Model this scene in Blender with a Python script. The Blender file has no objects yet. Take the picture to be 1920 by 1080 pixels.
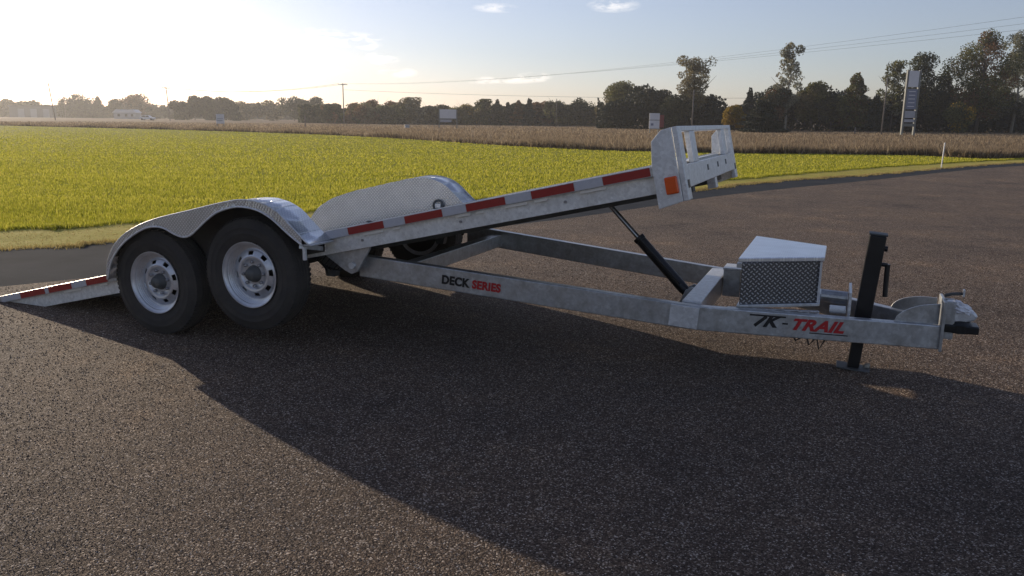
import bpy, bmesh, math, random
import numpy as np
from mathutils import Vector, Matrix

# ============================================================ camera, world, sun, exposure
SC = bpy.context.scene
COL = SC.collection
F_PX, PITCH, ROLL, CAM_H = 1475.0, 0.21126, 0.01086, 1.5587
cam_d = bpy.data.cameras.new('camera')
cam_d.sensor_width = 36.0
cam_d.lens = 36.0 * F_PX / 1920.0
cam_d.clip_start = 0.05
cam_d.clip_end = 20000
cam = bpy.data.objects.new('camera', cam_d)
COL.objects.link(cam)
cam.matrix_world = Matrix.Translation((0, 0, CAM_H)) @ Matrix.Rotation(math.pi / 2 - PITCH, 4, 'X') @ Matrix.Rotation(ROLL, 4, 'Z')
SC.camera = cam

SUN_TO = Vector((-2.96, 3.32, 1.0)).normalized()
SUN_EL = math.asin(SUN_TO.z)
SUN_AZ = math.atan2(SUN_TO.x, SUN_TO.y)          # clockwise from +Y

world = bpy.data.worlds.new('World')
SC.world = world
world.use_nodes = True
wn, wl = world.node_tree.nodes, world.node_tree.links
wn.clear()


def ray_dir(u, v):
    """Direction through a place of the view (1920 x 1080 grid)."""
    cr, sr = math.cos(ROLL), math.sin(ROLL)
    a, b = u - 960, v - 540
    x, y = (a * cr + b * sr) / F_PX, -(-a * sr + b * cr) / F_PX
    c, s = math.cos(PITCH), math.sin(PITCH)
    return Vector((x, c + y * s, -s + y * c))


def ground_at(u, v, z=0.0):
    d = ray_dir(u, v)
    t = (z - CAM_H) / d.z
    return (d.x * t, d.y * t)


def along(u, Y, v=225):
    """x of what stands at distance Y in the bearing u near the horizon."""
    d = ray_dir(u, v)
    return d.x / d.y * Y


def height_at(u, v, Y):
    d = ray_dir(u, v)
    return CAM_H + d.z / d.y * Y


def W(t, **k):
    n = wn.new(t)
    for a, b in k.items():
        setattr(n, a, b)
    return n


sky = W('ShaderNodeTexSky', sky_type='NISHITA', sun_disc=False)
sky.sun_elevation = SUN_EL
sky.sun_rotation = SUN_AZ
sky.altitude = 100
sky.air_density = 1.0
sky.dust_density = 0.5
sky.ozone_density = 3.2
tc = W('ShaderNodeTexCoord')
nrm = W('ShaderNodeVectorMath', operation='NORMALIZE')
wl.new(tc.outputs['Generated'], nrm.inputs[0])
wn1 = W('ShaderNodeTexNoise')
wn1.inputs['Scale'].default_value = 38
wn1.inputs['Detail'].default_value = 6
wn1.inputs['Roughness'].default_value = 0.6
wmap = W('ShaderNodeMapping')
wmap.inputs['Scale'].default_value = (1, 1, 3.2)
wl.new(nrm.outputs[0], wmap.inputs[0])
wl.new(wmap.outputs[0], wn1.inputs['Vector'])
mask = None
# small cumulus wisps: place, half-width, half-height (view grid units), strength
CLOUDS = [(600, 66, 58, 13, .9), (655, 74, 62, 13, .9), (692, 84, 26, 9, .8), (716, 112, 30, 14, .9), (745, 136, 36, 9, .75),
          (950, 150, 62, 7, .8), (1000, 145, 34, 9, .9), (905, 153, 30, 5, .7), (1150, 10, 44, 12, .6), (930, 15, 40, 8, .55), (560, 130, 90, 7, .45),
          (1290, -160, 160, 30, .7), (420, -190, 190, 36, .7), (2350, 60, 180, 22, .7), (-520, 90, 160, 20, .7), (2900, 130, 130, 14, .7)]
for (cu, cv, hw, hh, st) in CLOUDS:
    c = ray_dir(cu, cv).normalized()
    r = Vector((0, 0, 1)).cross(c).normalized() * -1
    up = c.cross(r).normalized() * -1
    d1 = W('ShaderNodeVectorMath', operation='DOT_PRODUCT')
    d1.inputs[1].default_value = r * (F_PX / hw)
    d2 = W('ShaderNodeVectorMath', operation='DOT_PRODUCT')
    d2.inputs[1].default_value = up * (F_PX / hh)
    d3 = W('ShaderNodeVectorMath', operation='DOT_PRODUCT')
    d3.inputs[1].default_value = c
    for d in (d1, d2, d3):
        wl.new(nrm.outputs[0], d.inputs[0])
    off1 = W('ShaderNodeMath', operation='SUBTRACT')
    off1.inputs[1].default_value = c.dot(r) * F_PX / hw
    off2 = W('ShaderNodeMath', operation='SUBTRACT')
    off2.inputs[1].default_value = c.dot(up) * F_PX / hh
    wl.new(d1.outputs['Value'], off1.inputs[0])
    wl.new(d2.outputs['Value'], off2.inputs[0])
    q1 = W('ShaderNodeMath', operation='MULTIPLY')
    q2 = W('ShaderNodeMath', operation='MULTIPLY_ADD')
    wl.new(off1.outputs[0], q1.inputs[0]); wl.new(off1.outputs[0], q1.inputs[1])
    wl.new(off2.outputs[0], q2.inputs[0]); wl.new(off2.outputs[0], q2.inputs[1]); wl.new(q1.outputs[0], q2.inputs[2])
    g = W('ShaderNodeMapRange')
    g.inputs['From Min'].default_value = 1.25
    g.inputs['From Max'].default_value = 0.0
    g.inputs['To Min'].default_value = 0.0
    g.inputs['To Max'].default_value = st
    wl.new(q2.outputs[0], g.inputs['Value'])
    fr = W('ShaderNodeMath', operation='GREATER_THAN')
    fr.inputs[1].default_value = 0.5
    wl.new(d3.outputs['Value'], fr.inputs[0])
    gg = W('ShaderNodeMath', operation='MULTIPLY')
    wl.new(g.outputs[0], gg.inputs[0]); wl.new(fr.outputs[0], gg.inputs[1])
    if mask is None:
        mask = gg
    else:
        m = W('ShaderNodeMath', operation='MAXIMUM')
        wl.new(mask.outputs[0], m.inputs[0]); wl.new(gg.outputs[0], m.inputs[1])
        mask = m
nz = W('ShaderNodeMapRange')
nz.inputs['From Min'].default_value = 0.43
nz.inputs['From Max'].default_value = 0.60
wl.new(wn1.outputs['Fac'], nz.inputs['Value'])
cm = W('ShaderNodeMath', operation='MULTIPLY')
wl.new(mask.outputs[0], cm.inputs[0]); wl.new(nz.outputs[0], cm.inputs[1])
cs = W('ShaderNodeMath', operation='MULTIPLY')
cs.inputs[1].default_value = 0.8
wl.new(cm.outputs[0], cs.inputs[0])
cloudc = W('ShaderNodeMixRGB', blend_type='MIX')
cloudc.inputs['Color2'].default_value = (11.5, 10.8, 10.2, 1)
wl.new(cs.outputs[0], cloudc.inputs['Fac'])
hs = W('ShaderNodeHueSaturation')
hs.inputs['Saturation'].default_value = 0.72
wl.new(sky.outputs[0], hs.inputs['Color'])
tint = W('ShaderNodeMixRGB', blend_type='MULTIPLY')
tint.inputs['Fac'].default_value = 1.0
tint.inputs['Color2'].default_value = (1.09, .99, 1.065, 1)
wl.new(hs.outputs[0], tint.inputs['Color1'])
wl.new(tint.outputs[0], cloudc.inputs['Color1'])
bg = W('ShaderNodeBackground')
bg.inputs['Strength'].default_value = 0.13
wo = W('ShaderNodeOutputWorld')
wl.new(cloudc.outputs[0], bg.inputs[0])
wl.new(bg.outputs[0], wo.inputs[0])

sun_d = bpy.data.lights.new('sun', 'SUN')
sun_d.energy = 4.7
sun_d.angle = math.radians(0.55)
sun_d.color = (1.0, 0.83, 0.62)
sun_o = bpy.data.objects.new('sun', sun_d)
sun_o.rotation_euler = (-SUN_TO).to_track_quat('-Z', 'Y').to_euler()
sun_o.location = (-20, 24, 30)
COL.objects.link(sun_o)

SC.view_settings.view_transform = 'Standard'
SC.view_settings.look = 'None'
SC.view_settings.exposure = 0.0
SC.view_settings.gamma = 1.0
SC.view_settings.use_curve_mapping = False
SC.cycles.max_bounces = 8
SC.cycles.transparent_max_bounces = 8
SC.cycles.use_denoising = True

rng = np.random.default_rng(7)
random.seed(7)


# ============================================================ materials
def mat(name):
    m = bpy.data.materials.new(name)
    m.use_nodes = True
    nt = m.node_tree
    b = nt.nodes['Principled BSDF']
    return m, nt, b


def nd(nt, t, ins=None, **k):
    n = nt.nodes.new(t)
    for a, b in k.items():
        setattr(n, a, b)
    for a, b in (ins or {}).items():
        n.inputs[a].default_value = b
    return n


def ramp(nt, src, stops):
    r = nt.nodes.new('ShaderNodeValToRGB')
    el = r.color_ramp.elements
    while len(el) < len(stops):
        el.new(0.5)
    for e, (p, c) in zip(el, stops):
        e.position = p
        e.color = (*c, 1) if len(c) == 3 else c
    nt.links.new(src, r.inputs[0])
    return r


def noise(nt, scale, detail=4, rough=.55, coord='Object', sc=None, dist=0):
    t = nd(nt, 'ShaderNodeTexCoord')
    n = nd(nt, 'ShaderNodeTexNoise', {'Scale': scale, 'Detail': detail, 'Roughness': rough, 'Distortion': dist})
    if sc:
        mp = nd(nt, 'ShaderNodeMapping')
        mp.inputs['Scale'].default_value = sc
        nt.links.new(t.outputs[coord], mp.inputs[0])
        nt.links.new(mp.outputs[0], n.inputs['Vector'])
    else:
        nt.links.new(t.outputs[coord], n.inputs['Vector'])
    return n


def simple(name, col, rough=.5, metal=0., var=.12, scale=12, bump=0., bscale=60, dirt=None, spec=None):
    m, nt, b = mat(name)
    n = noise(nt, scale, 5, .6)
    lo = tuple(c * (1 - var) for c in col)
    hi = tuple(min(1, c * (1 + var)) for c in col)
    r = ramp(nt, n.outputs['Fac'], [(.3, lo), (.7, hi)])
    out = r.outputs[0]
    if dirt:
        n2 = noise(nt, scale * .35, 6, .7)
        f = ramp(nt, n2.outputs['Fac'], [(.45, (0, 0, 0)), (.72, (1, 1, 1))])
        mx = nd(nt, 'ShaderNodeMixRGB')
        mx.inputs['Color2'].default_value = (*dirt, 1)
        ml = nd(nt, 'ShaderNodeMath', operation='MULTIPLY')
        ml.inputs[1].default_value = .55
        nt.links.new(f.outputs[0], ml.inputs[0])
        nt.links.new(ml.outputs[0], mx.inputs['Fac'])
        nt.links.new(out, mx.inputs['Color1'])
        out = mx.outputs[0]
    nt.links.new(out, b.inputs['Base Color'])
    b.inputs['Metallic'].default_value = metal
    rr = nd(nt, 'ShaderNodeMapRange', {'To Min': max(.03, rough - .1), 'To Max': min(1, rough + .12)})
    nt.links.new(n.outputs['Fac'], rr.inputs['Value'])
    nt.links.new(rr.outputs[0], b.inputs['Roughness'])
    if spec is not None:
        b.inputs['Specular IOR Level'].default_value = spec
    if bump:
        n3 = noise(nt, bscale, 4)
        bp = nd(nt, 'ShaderNodeBump', {'Strength': bump, 'Distance': .004})
        nt.links.new(n3.outputs['Fac'], bp.inputs['Height'])
        nt.links.new(bp.outputs[0], b.inputs['Normal'])
    return m


def tread(name, plane, col=(.62, .64, .66), rough=.32, metal=.9, k=118., strength=.8, hi=1.35):
    """Diamond tread plate on faces lying in the given plane."""
    m, nt, b = mat(name)
    t = nd(nt, 'ShaderNodeTexCoord')
    s = nd(nt, 'ShaderNodeSeparateXYZ')
    nt.links.new(t.outputs['Object'], s.inputs[0])
    A, B = {'xz': ('X', 'Z'), 'xy': ('X', 'Y'), 'yz': ('Y', 'Z')}[plane]
    ad = nd(nt, 'ShaderNodeMath', operation='ADD')
    sb = nd(nt, 'ShaderNodeMath', operation='SUBTRACT')
    for q in (ad, sb):
        nt.links.new(s.outputs[A], q.inputs[0]); nt.links.new(s.outputs[B], q.inputs[1])
    sn = []
    for q in (ad, sb):
        mu = nd(nt, 'ShaderNodeMath', operation='MULTIPLY'); mu.inputs[1].default_value = k
        si = nd(nt, 'ShaderNodeMath', operation='SINE')
        nt.links.new(q.outputs[0], mu.inputs[0]); nt.links.new(mu.outputs[0], si.inputs[0])
        sn.append(si)
    pr = nd(nt, 'ShaderNodeMath', operation='MULTIPLY')
    nt.links.new(sn[0].outputs[0], pr.inputs[0]); nt.links.new(sn[1].outputs[0], pr.inputs[1])
    ab = []
    for q in sn:
        z = nd(nt, 'ShaderNodeMath', operation='ABSOLUTE'); nt.links.new(q.outputs[0], z.inputs[0]); ab.append(z)
    bars = []
    for i, j in ((0, 1), (1, 0)):
        pw = nd(nt, 'ShaderNodeMath', operation='POWER'); pw.inputs[1].default_value = 6.0
        nt.links.new(ab[i].outputs[0], pw.inputs[0])
        ml = nd(nt, 'ShaderNodeMath', operation='MULTIPLY')
        nt.links.new(pw.outputs[0], ml.inputs[0]); nt.links.new(ab[j].outputs[0], ml.inputs[1]); bars.append(ml)
    st = nd(nt, 'ShaderNodeMath', operation='GREATER_THAN'); st.inputs[1].default_value = 0.0
    nt.links.new(pr.outputs[0], st.inputs[0])
    bm_ = nd(nt, 'ShaderNodeMix')
    nt.links.new(st.outputs[0], bm_.inputs[0]); nt.links.new(bars[0].outputs[0], bm_.inputs[2]); nt.links.new(bars[1].outputs[0], bm_.inputs[3])
    mr = nd(nt, 'ShaderNodeMapRange', {'From Min': .2, 'From Max': .5})
    nt.links.new(bm_.outputs[0], mr.inputs['Value'])
    n = noise(nt, 9, 5)
    r = ramp(nt, n.outputs['Fac'], [(.3, tuple(c * .82 for c in col)), (.7, col)])
    mx = nd(nt, 'ShaderNodeMixRGB', {'Color2': (min(1, col[0] * hi), min(1, col[1] * hi), min(1, col[2] * hi), 1)})
    nt.links.new(mr.outputs[0], mx.inputs['Fac']); nt.links.new(r.outputs[0], mx.inputs['Color1'])
    nt.links.new(mx.outputs[0], b.inputs['Base Color'])
    bp = nd(nt, 'ShaderNodeBump', {'Strength': strength, 'Distance': .0035})
    nt.links.new(mr.outputs[0], bp.inputs['Height'])
    nt.links.new(bp.outputs[0], b.inputs['Normal'])
    b.inputs['Metallic'].default_value = metal
    b.inputs['Roughness'].default_value = rough
    return m


M = {}


def spangle(m, scale=55, amt=.10):
    nt = m.node_tree; b = nt.nodes['Principled BSDF']
    src = b.inputs['Base Color'].links[0].from_socket
    t = nd(nt, 'ShaderNodeTexCoord'); v = nd(nt, 'ShaderNodeTexVoronoi', {'Scale': scale})
    nt.links.new(t.outputs['Object'], v.inputs['Vector'])
    s = nd(nt, 'ShaderNodeSeparateColor'); nt.links.new(v.outputs['Color'], s.inputs[0])
    mr = nd(nt, 'ShaderNodeMapRange', {'To Min': 1 - amt, 'To Max': 1 + amt}); nt.links.new(s.outputs[0], mr.inputs['Value'])
    mx = nd(nt, 'ShaderNodeVectorMath', operation='SCALE')
    nt.links.new(src, mx.inputs[0]); nt.links.new(mr.outputs[0], mx.inputs['Scale'])
    nt.links.new(mx.outputs[0], b.inputs['Base Color'])


M['zinc'] = simple('galvanised_steel', (.50, .52, .54), .36, .68, .14, 22, .15, 90, dirt=(.30, .28, .25))
M['zinc_bright'] = simple('bright_galvanised', (.66, .68, .70), .38, .45, .12, 30, .1, 90)
M['zinc_deck'] = simple('deck_rail_galvanised', (.74, .74, .72), .45, .2, .10, 26, .12, 90, dirt=(.5, .47, .42))
for k_ in ('zinc', 'zinc_bright', 'zinc_deck'): spangle(M[k_])
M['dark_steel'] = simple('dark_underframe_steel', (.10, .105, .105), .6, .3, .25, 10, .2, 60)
M['black_paint'] = simple('black_enamel', (.012, .012, .013), .34, 0, .3, 14, .08, 120)
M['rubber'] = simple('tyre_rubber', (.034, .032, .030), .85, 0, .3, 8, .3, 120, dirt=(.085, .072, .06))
M['rim'] = simple('silver_wheel_paint', (.60, .62, .66), .32, .55, .12, 18, dirt=(.32, .30, .28))
M['nut'] = simple('lug_nut_steel', (.30, .30, .31), .4, .8, .2, 60)
M['chrome'] = simple('cylinder_rod_chrome', (.35, .35, .36), .22, .9, .05, 30)
M['red_tape'] = simple('red_reflective_tape', (.30, .018, .014), .38, 0, .1, 40)
M['white_tape'] = simple('white_reflective_tape', (.50, .50, .53), .38, 0, .06, 40)
M['glint_white'] = simple('painted_glint', (.85, .82, .76), .4, 0, .05, 40)  # white for the sun glints painted below the tape
M['amber'] = simple('amber_lens', (.72, .10, .015), .2, 0, .05, 40)
M['red_print'] = simple('red_print', (.42, .015, .02), .4, 0, .05, 40)
M['black_print'] = simple('black_print', (.012, .012, .014), .4, 0, .1, 40)
M['tread_xz'] = tread('tread_plate_upright', 'xz')
M['tread_xy'] = tread('tread_plate_flat', 'xy', (.86, .89, .94), .30, .85, 118, .3, 1.1)
M['tread_box'] = tread('toolbox_tread_plate', 'xz', (.17, .175, .185), .32, .9, 104, 1.0, 3.6)
M['tread_boxy'] = tread('toolbox_tread_end', 'yz', (.50, .50, .51), .36, .9, 108, .8)
M['fender_skin'] = tread('fender_inner_tread', 'xz', (.70, .68, .64), .42, .4, 96, 1.2, 1.45)
M['plastic'] = simple('clear_plastic_bag', (.75, .76, .8), .25, 0, .1, 40, .6, 40)

# gravel
m, nt, b = mat('gravel_lot'); M['gravel'] = m
t = nd(nt, 'ShaderNodeTexCoord')
v1 = nd(nt, 'ShaderNodeTexVoronoi', {'Scale': 165.0, 'Randomness': 1.0})
v2 = nd(nt, 'ShaderNodeTexVoronoi', {'Scale': 70.0, 'Randomness': 1.0})
for v in (v1, v2):
    nt.links.new(t.outputs['Object'], v.inputs['Vector'])
sp = nd(nt, 'ShaderNodeSeparateColor')
nt.links.new(v1.outputs['Color'], sp.inputs[0])
cr1 = ramp(nt, sp.outputs[0], [(0, (.038, .026, .019)), (.35, (.088, .061, .045)), (.7, (.142, .100, .073)), (.9, (.29, .225, .17)), (1, (.64, .56, .48))])
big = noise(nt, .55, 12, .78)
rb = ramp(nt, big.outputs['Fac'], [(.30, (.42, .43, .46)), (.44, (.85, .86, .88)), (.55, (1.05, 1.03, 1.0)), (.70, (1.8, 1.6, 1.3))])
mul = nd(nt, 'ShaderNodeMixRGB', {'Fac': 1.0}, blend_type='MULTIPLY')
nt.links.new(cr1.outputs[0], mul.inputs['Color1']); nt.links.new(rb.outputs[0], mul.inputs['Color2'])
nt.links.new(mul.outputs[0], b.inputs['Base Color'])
b.inputs['Roughness'].default_value = .88
b.inputs['Specular IOR Level'].default_value = .25
h = nd(nt, 'ShaderNodeMath', operation='ADD')
nt.links.new(v1.outputs['Distance'], h.inputs[0])
m2 = nd(nt, 'ShaderNodeMath', operation='MULTIPLY'); m2.inputs[1].default_value = .8
nt.links.new(v2.outputs['Distance'], m2.inputs[0]); nt.links.new(m2.outputs[0], h.inputs[1])
inv = nd(nt, 'ShaderNodeMath', operation='MULTIPLY'); inv.inputs[1].default_value = -1
nt.links.new(h.outputs[0], inv.inputs[0])
bp = nd(nt, 'ShaderNodeBump', {'Strength': .8, 'Distance': .007})
nt.links.new(inv.outputs[0], bp.inputs['Height'])
n4 = noise(nt, 5, 5, .6)
bp2 = nd(nt, 'ShaderNodeBump', {'Strength': .35, 'Distance': .03})
nt.links.new(n4.outputs['Fac'], bp2.inputs['Height'])
nt.links.new(bp2.outputs[0], bp.inputs['Normal'])
nt.links.new(bp.outputs[0], b.inputs['Normal'])


def ground_mat(name, stops, s1, s2, bumpd, rough=.95, sc=None):
    m, nt, b = mat(name)
    a = noise(nt, s1, 6, .65, sc=sc)
    c = noise(nt, s2, 5, .6)
    mx = nd(nt, 'ShaderNodeMixRGB', {'Fac': .45})
    nt.links.new(a.outputs['Fac'], mx.inputs['Color1']); nt.links.new(c.outputs['Fac'], mx.inputs['Color2'])
    r = ramp(nt, mx.outputs[0], stops)
    nt.links.new(r.outputs[0], b.inputs['Base Color'])
    b.inputs['Roughness'].default_value = rough
    b.inputs['Specular IOR Level'].default_value = .02
    bp = nd(nt, 'ShaderNodeBump', {'Strength': .6, 'Distance': bumpd})
    nt.links.new(c.outputs['Fac'], bp.inputs['Height'])
    nt.links.new(bp.outputs[0], b.inputs['Normal'])
    return m


M['lawn'] = ground_mat('lawn_turf', [(.3, (.15, .175, .025)), (.5, (.29, .29, .045)), (.7, (.44, .40, .08))], .6, 9, .05)
M['verge'] = ground_mat('dry_verge', [(.3, (.26, .26, .06)), (.5, (.46, .40, .10)), (.7, (.62, .52, .18))], 1.5, 14, .0025)
M['asphalt'] = ground_mat('asphalt_edge', [(.3, (.040, .044, .050)), (.5, (.060, .066, .073)), (.7, (.085, .09, .097))], 1.2, 60, .004, 1.0)
M['field'] = ground_mat('dry_field', [(.3, (.15, .11, .075)), (.5, (.25, .19, .13)), (.7, (.36, .28, .19))], .05, .9, .03, sc=(1, 2.5, 1))


def leaf_mat(name, stops, trans=.4, scale=1.5, rough=.6, sc=None):
    m, nt, b = mat(name)
    n = noise(nt, scale, 6, .7, sc=sc)
    g = nd(nt, 'ShaderNodeNewGeometry')
    mx = nd(nt, 'ShaderNodeMixRGB', {'Fac': .55})
    nt.links.new(n.outputs['Fac'], mx.inputs['Color1']); nt.links.new(g.outputs['Random Per Island'], mx.inputs['Color2'])
    r = ramp(nt, mx.outputs[0], stops)
    nt.links.new(r.outputs[0], b.inputs['Base Color'])
    b.inputs['Roughness'].default_value = rough
    b.inputs['Specular IOR Level'].default_value = .2
    tr = nd(nt, 'ShaderNodeBsdfTranslucent')
    nt.links.new(r.outputs[0], tr.inputs[0])
    ms = nd(nt, 'ShaderNodeMixShader', {'Fac': trans})
    nt.links.new(b.outputs[0], ms.inputs[1]); nt.links.new(tr.outputs[0], ms.inputs[2])
    nt.links.new(ms.outputs[0], nt.nodes['Material Output'].inputs[0])
    return m


M['blade'] = leaf_mat('lawn_blade', [(.25, (.24, .26, .020)), (.5, (.44, .43, .042)), (.8, (.68, .60, .11))], .5, .9, sc=(.12, 1, 1))
M['blade_dry'] = leaf_mat('dry_blade', [(.25, (.26, .2, .07)), (.5, (.40, .32, .12)), (.8, (.52, .42, .2))], .45, .8)
M['reed'] = leaf_mat('tall_dry_grass', [(.2, (.12, .09, .06)), (.5, (.24, .18, .12)), (.8, (.46, .37, .24))], .45, .12, sc=(.5, 1.6, 1))
M['leaf_dark'] = leaf_mat('leaf_dark_green', [(.2, (.024, .03, .017)), (.5, (.05, .06, .028)), (.85, (.11, .11, .045))], .35, .5)
M['leaf_mid'] = leaf_mat('leaf_mid_green', [(.2, (.045, .055, .02)), (.5, (.11, .12, .04)), (.85, (.27, .24, .08))], .5, .5)
M['leaf_tan'] = leaf_mat('leaf_tan', [(.2, (.08, .07, .035)), (.5, (.18, .15, .07)), (.85, (.32, .27, .14))], .5, .5)
M['leaf_gold'] = leaf_mat('leaf_gold', [(.2, (.14, .10, .012)), (.5, (.30, .20, .02)), (.85, (.46, .32, .05))], .45, .5)
M['leaf_rust'] = leaf_mat('leaf_rust', [(.2, (.07, .04, .02)), (.5, (.17, .09, .04)), (.85, (.30, .17, .08))], .45, .5)
M['leaf_silver'] = leaf_mat('leaf_silver', [(.2, (.11, .115, .08)), (.5, (.23, .235, .16)), (.85, (.42, .41, .3))], .5, .5)
M['needle'] = leaf_mat('conifer_needles', [(.2, (.012, .018, .012)), (.5, (.022, .032, .018)), (.85, (.045, .055, .028))], .12, .5)
M['bark'] = simple('bark', (.10, .082, .065), .9, 0, .3, 5, .5, 12)
M['pale_bark'] = simple('pale_bark', (.30, .28, .24), .9, 0, .3, 5, .5, 12)
M['pole_wood'] = simple('weathered_pole', (.17, .15, .135), .85, 0, .25, 3, .3, 20)
M['sign_white'] = simple('sign_white', (.62, .62, .64), .5, 0, .06, 3)
M['sign_grey'] = simple('sign_grey', (.34, .35, .38), .5, 0, .08, 3)
M['sign_blue'] = simple('sign_bluegrey', (.17, .19, .26), .5, 0, .1, 3)
M['sign_red'] = simple('sign_red', (.20, .04, .035), .5, 0, .1, 3)
M['sign_frame'] = simple('sign_frame', (.16, .17, .16), .6, .1, .1, 3)
M['wall_grey'] = simple('shed_cladding', (.17, .17, .18), .7, 0, .08, 1)
M['roof_dark'] = simple('shed_roof', (.10, .10, .11), .7, 0, .08, 1)
M['car_white'] = simple('white_car_paint', (.75, .76, .78), .25, 0, .03, 1)
M['glass'] = simple('dark_glass', (.02, .022, .026), .1, 0, .1, 1)
M['wire'] = simple('power_wire', (.05, .05, .05), .6, 0, .1, 1)


# ============================================================ mesh helpers
class MB:
    def __init__(s):
        s.v, s.f = [], []

    def add(s, vs, fs):
        k = len(s.v)
        s.v += [tuple(p) for p in vs]
        s.f += [tuple(i + k for i in f) for f in fs]
        return s

    def hexa(s, c):
        """8 corners: bottom 4 (ccw) then top 4."""
        return s.add(c, [(3, 2, 1, 0), (4, 5, 6, 7), (0, 1, 5, 4), (1, 2, 6, 5), (2, 3, 7, 6), (3, 0, 4, 7)])

    def box(s, x0, x1, y0, y1, z0, z1, fn=None):
        c = [(x0, y0, z0), (x1, y0, z0), (x1, y1, z0), (x0, y1, z0), (x0, y0, z1), (x1, y0, z1), (x1, y1, z1), (x0, y1, z1)]
        if fn:
            c = [fn(*p) for p in c]
        return s.hexa(c)

    def bar(s, a, b, w, h, up=(0, 0, 1)):
        a, b = Vector(a), Vector(b)
        d = (b - a).normalized()
        u = Vector(up)
        r = d.cross(u).normalized()
        u = r.cross(d).normalized()
        c = []
        for uu in (-h / 2, h / 2):
            for (p, rr) in ((a, -w / 2), (b, -w / 2), (b, w / 2), (a, w / 2)):
                c.append(p + r * -rr * -1 + u * uu)
        return s.hexa(c)

    def tube(s, pts, rad, n=12, cap=True):
        pts = [Vector(p) for p in pts]
        rads = rad if isinstance(rad, (list, tuple)) else [rad] * len(pts)
        k = len(s.v)
        prev = None
        for i, p in enumerate(pts):
            d = (pts[min(i + 1, len(pts) - 1)] - pts[max(i - 1, 0)]).normalized()
            if prev is None:
                r = d.cross(Vector((0, 0, 1)))
                if r.length < 1e-3:
                    r = d.cross(Vector((1, 0, 0)))
                r.normalize()
            else:
                r = (prev - d * prev.dot(d)).normalized()
            prev = r
            u = d.cross(r)
            for j in range(n):
                a = 2 * math.pi * j / n
                s.v.append(tuple(p + (r * math.cos(a) + u * math.sin(a)) * rads[i]))
        for i in range(len(pts) - 1):
            for j in range(n):
                j2 = (j + 1) % n
                s.f.append((k + i * n + j, k + i * n + j2, k + (i + 1) * n + j2, k + (i + 1) * n + j))
        if cap:
            s.f.append(tuple(k + j for j in reversed(range(n))))
            s.f.append(tuple(k + (len(pts) - 1) * n + j for j in range(n)))
        return s

    def prism(s, poly, y0, y1, fn=None):
        """poly in (x, z), extruded along y."""
        n = len(poly)
        vs = [(x, y0, z) for x, z in poly] + [(x, y1, z) for x, z in poly]
        if fn:
            vs = [fn(*p) for p in vs]
        fs = [tuple(range(n)), tuple(reversed(range(n, 2 * n)))]
        fs += [(i, i + n, (i + 1) % n + n, (i + 1) % n) for i in range(n)]
        return s.add(vs, fs)

    def lathe(s, prof, n=48, skip=None):
        """profile (radius, y) turned about the y axis; skip(i, j) leaves faces out."""
        k = len(s.v)
        for (r, y) in prof:
            for j in range(n):
                a = 2 * math.pi * j / n
                s.v.append((r * math.cos(a), y, r * math.sin(a)))
        for i in range(len(prof) - 1):
            for j in range(n):
                if skip and skip(i, j):
                    continue
                j2 = (j + 1) % n
                s.f.append((k + i * n + j, k + i * n + j2, k + (i + 1) * n + j2, k + (i + 1) * n + j))
        return s

    def mesh(s, name, smooth=False):
        me = bpy.data.meshes.new(name)
        me.from_pydata(s.v, [], s.f)
        me.validate()
        bm = bmesh.new(); bm.from_mesh(me)
        bmesh.ops.recalc_face_normals(bm, faces=bm.faces)
        bm.to_mesh(me); bm.free()
        if smooth:
            for p in me.polygons:
                p.use_smooth = True
        return me

    def build(s, name, material, parent=None, bevel=0., smooth=False, solid=0., auto=False):
        o = bpy.data.objects.new(name, s.mesh(name, smooth))
        o.data.materials.append(material)
        COL.objects.link(o)
        o.parent = parent
        if solid:
            q = o.modifiers.new('solidify', 'SOLIDIFY'); q.thickness = solid; q.offset = 0
        if bevel:
            q = o.modifiers.new('bevel', 'BEVEL'); q.width = bevel; q.segments = 2; q.limit_method = 'ANGLE'; q.angle_limit = math.radians(35)
            q.harden_normals = False
        return o


def tag(o, label=None, cat=None, group=None, kind=None):
    if label: o['label'] = label
    if cat: o['category'] = cat
    if group: o['group'] = group
    if kind: o['kind'] = kind
    return o


def thing(name, label, cat, loc=(0, 0, 0), rz=0., group=None):
    o = bpy.data.objects.new(name, None)
    o.empty_display_size = .2
    COL.objects.link(o)
    o.location = loc
    o.rotation_euler = (0, 0, rz)
    return tag(o, label, cat, group)


def raw_mesh(name, V, Fq, material, parent=None, tri=False):
    """fast mesh from numpy: V (n,3), Fq (m,3|4)."""
    me = bpy.data.meshes.new(name)
    k = Fq.shape[1]
    me.vertices.add(len(V)); me.vertices.foreach_set('co', np.ascontiguousarray(V, np.float32).ravel())
    me.loops.add(Fq.size); me.loops.foreach_set('vertex_index', np.ascontiguousarray(Fq, np.int32).ravel())
    me.polygons.add(len(Fq))
    me.polygons.foreach_set('loop_start', np.arange(0, Fq.size, k, dtype=np.int32))
    me.polygons.foreach_set('loop_total', np.full(len(Fq), k, np.int32))
    me.update(calc_edges=True)
    me.materials.append(material)
    o = bpy.data.objects.new(name, me)
    COL.objects.link(o)
    o.parent = parent
    return o


# ============================================================ the ground
def sheet(name, pts, z, material, sub=0):
    bm = bmesh.new()
    vs = [bm.verts.new((x, y, z)) for x, y in pts]
    f = bm.faces.new(vs)
    f.normal_update()
    if f.normal.z < 0:
        f.normal_flip()
    bmesh.ops.triangulate(bm, faces=bm.faces[:])
    me = bpy.data.meshes.new(name); bm.to_mesh(me); bm.free()
    me.materials.append(material)
    o = bpy.data.objects.new(name, me); COL.objects.link(o)
    o['kind'] = 'structure'
    return o


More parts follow.
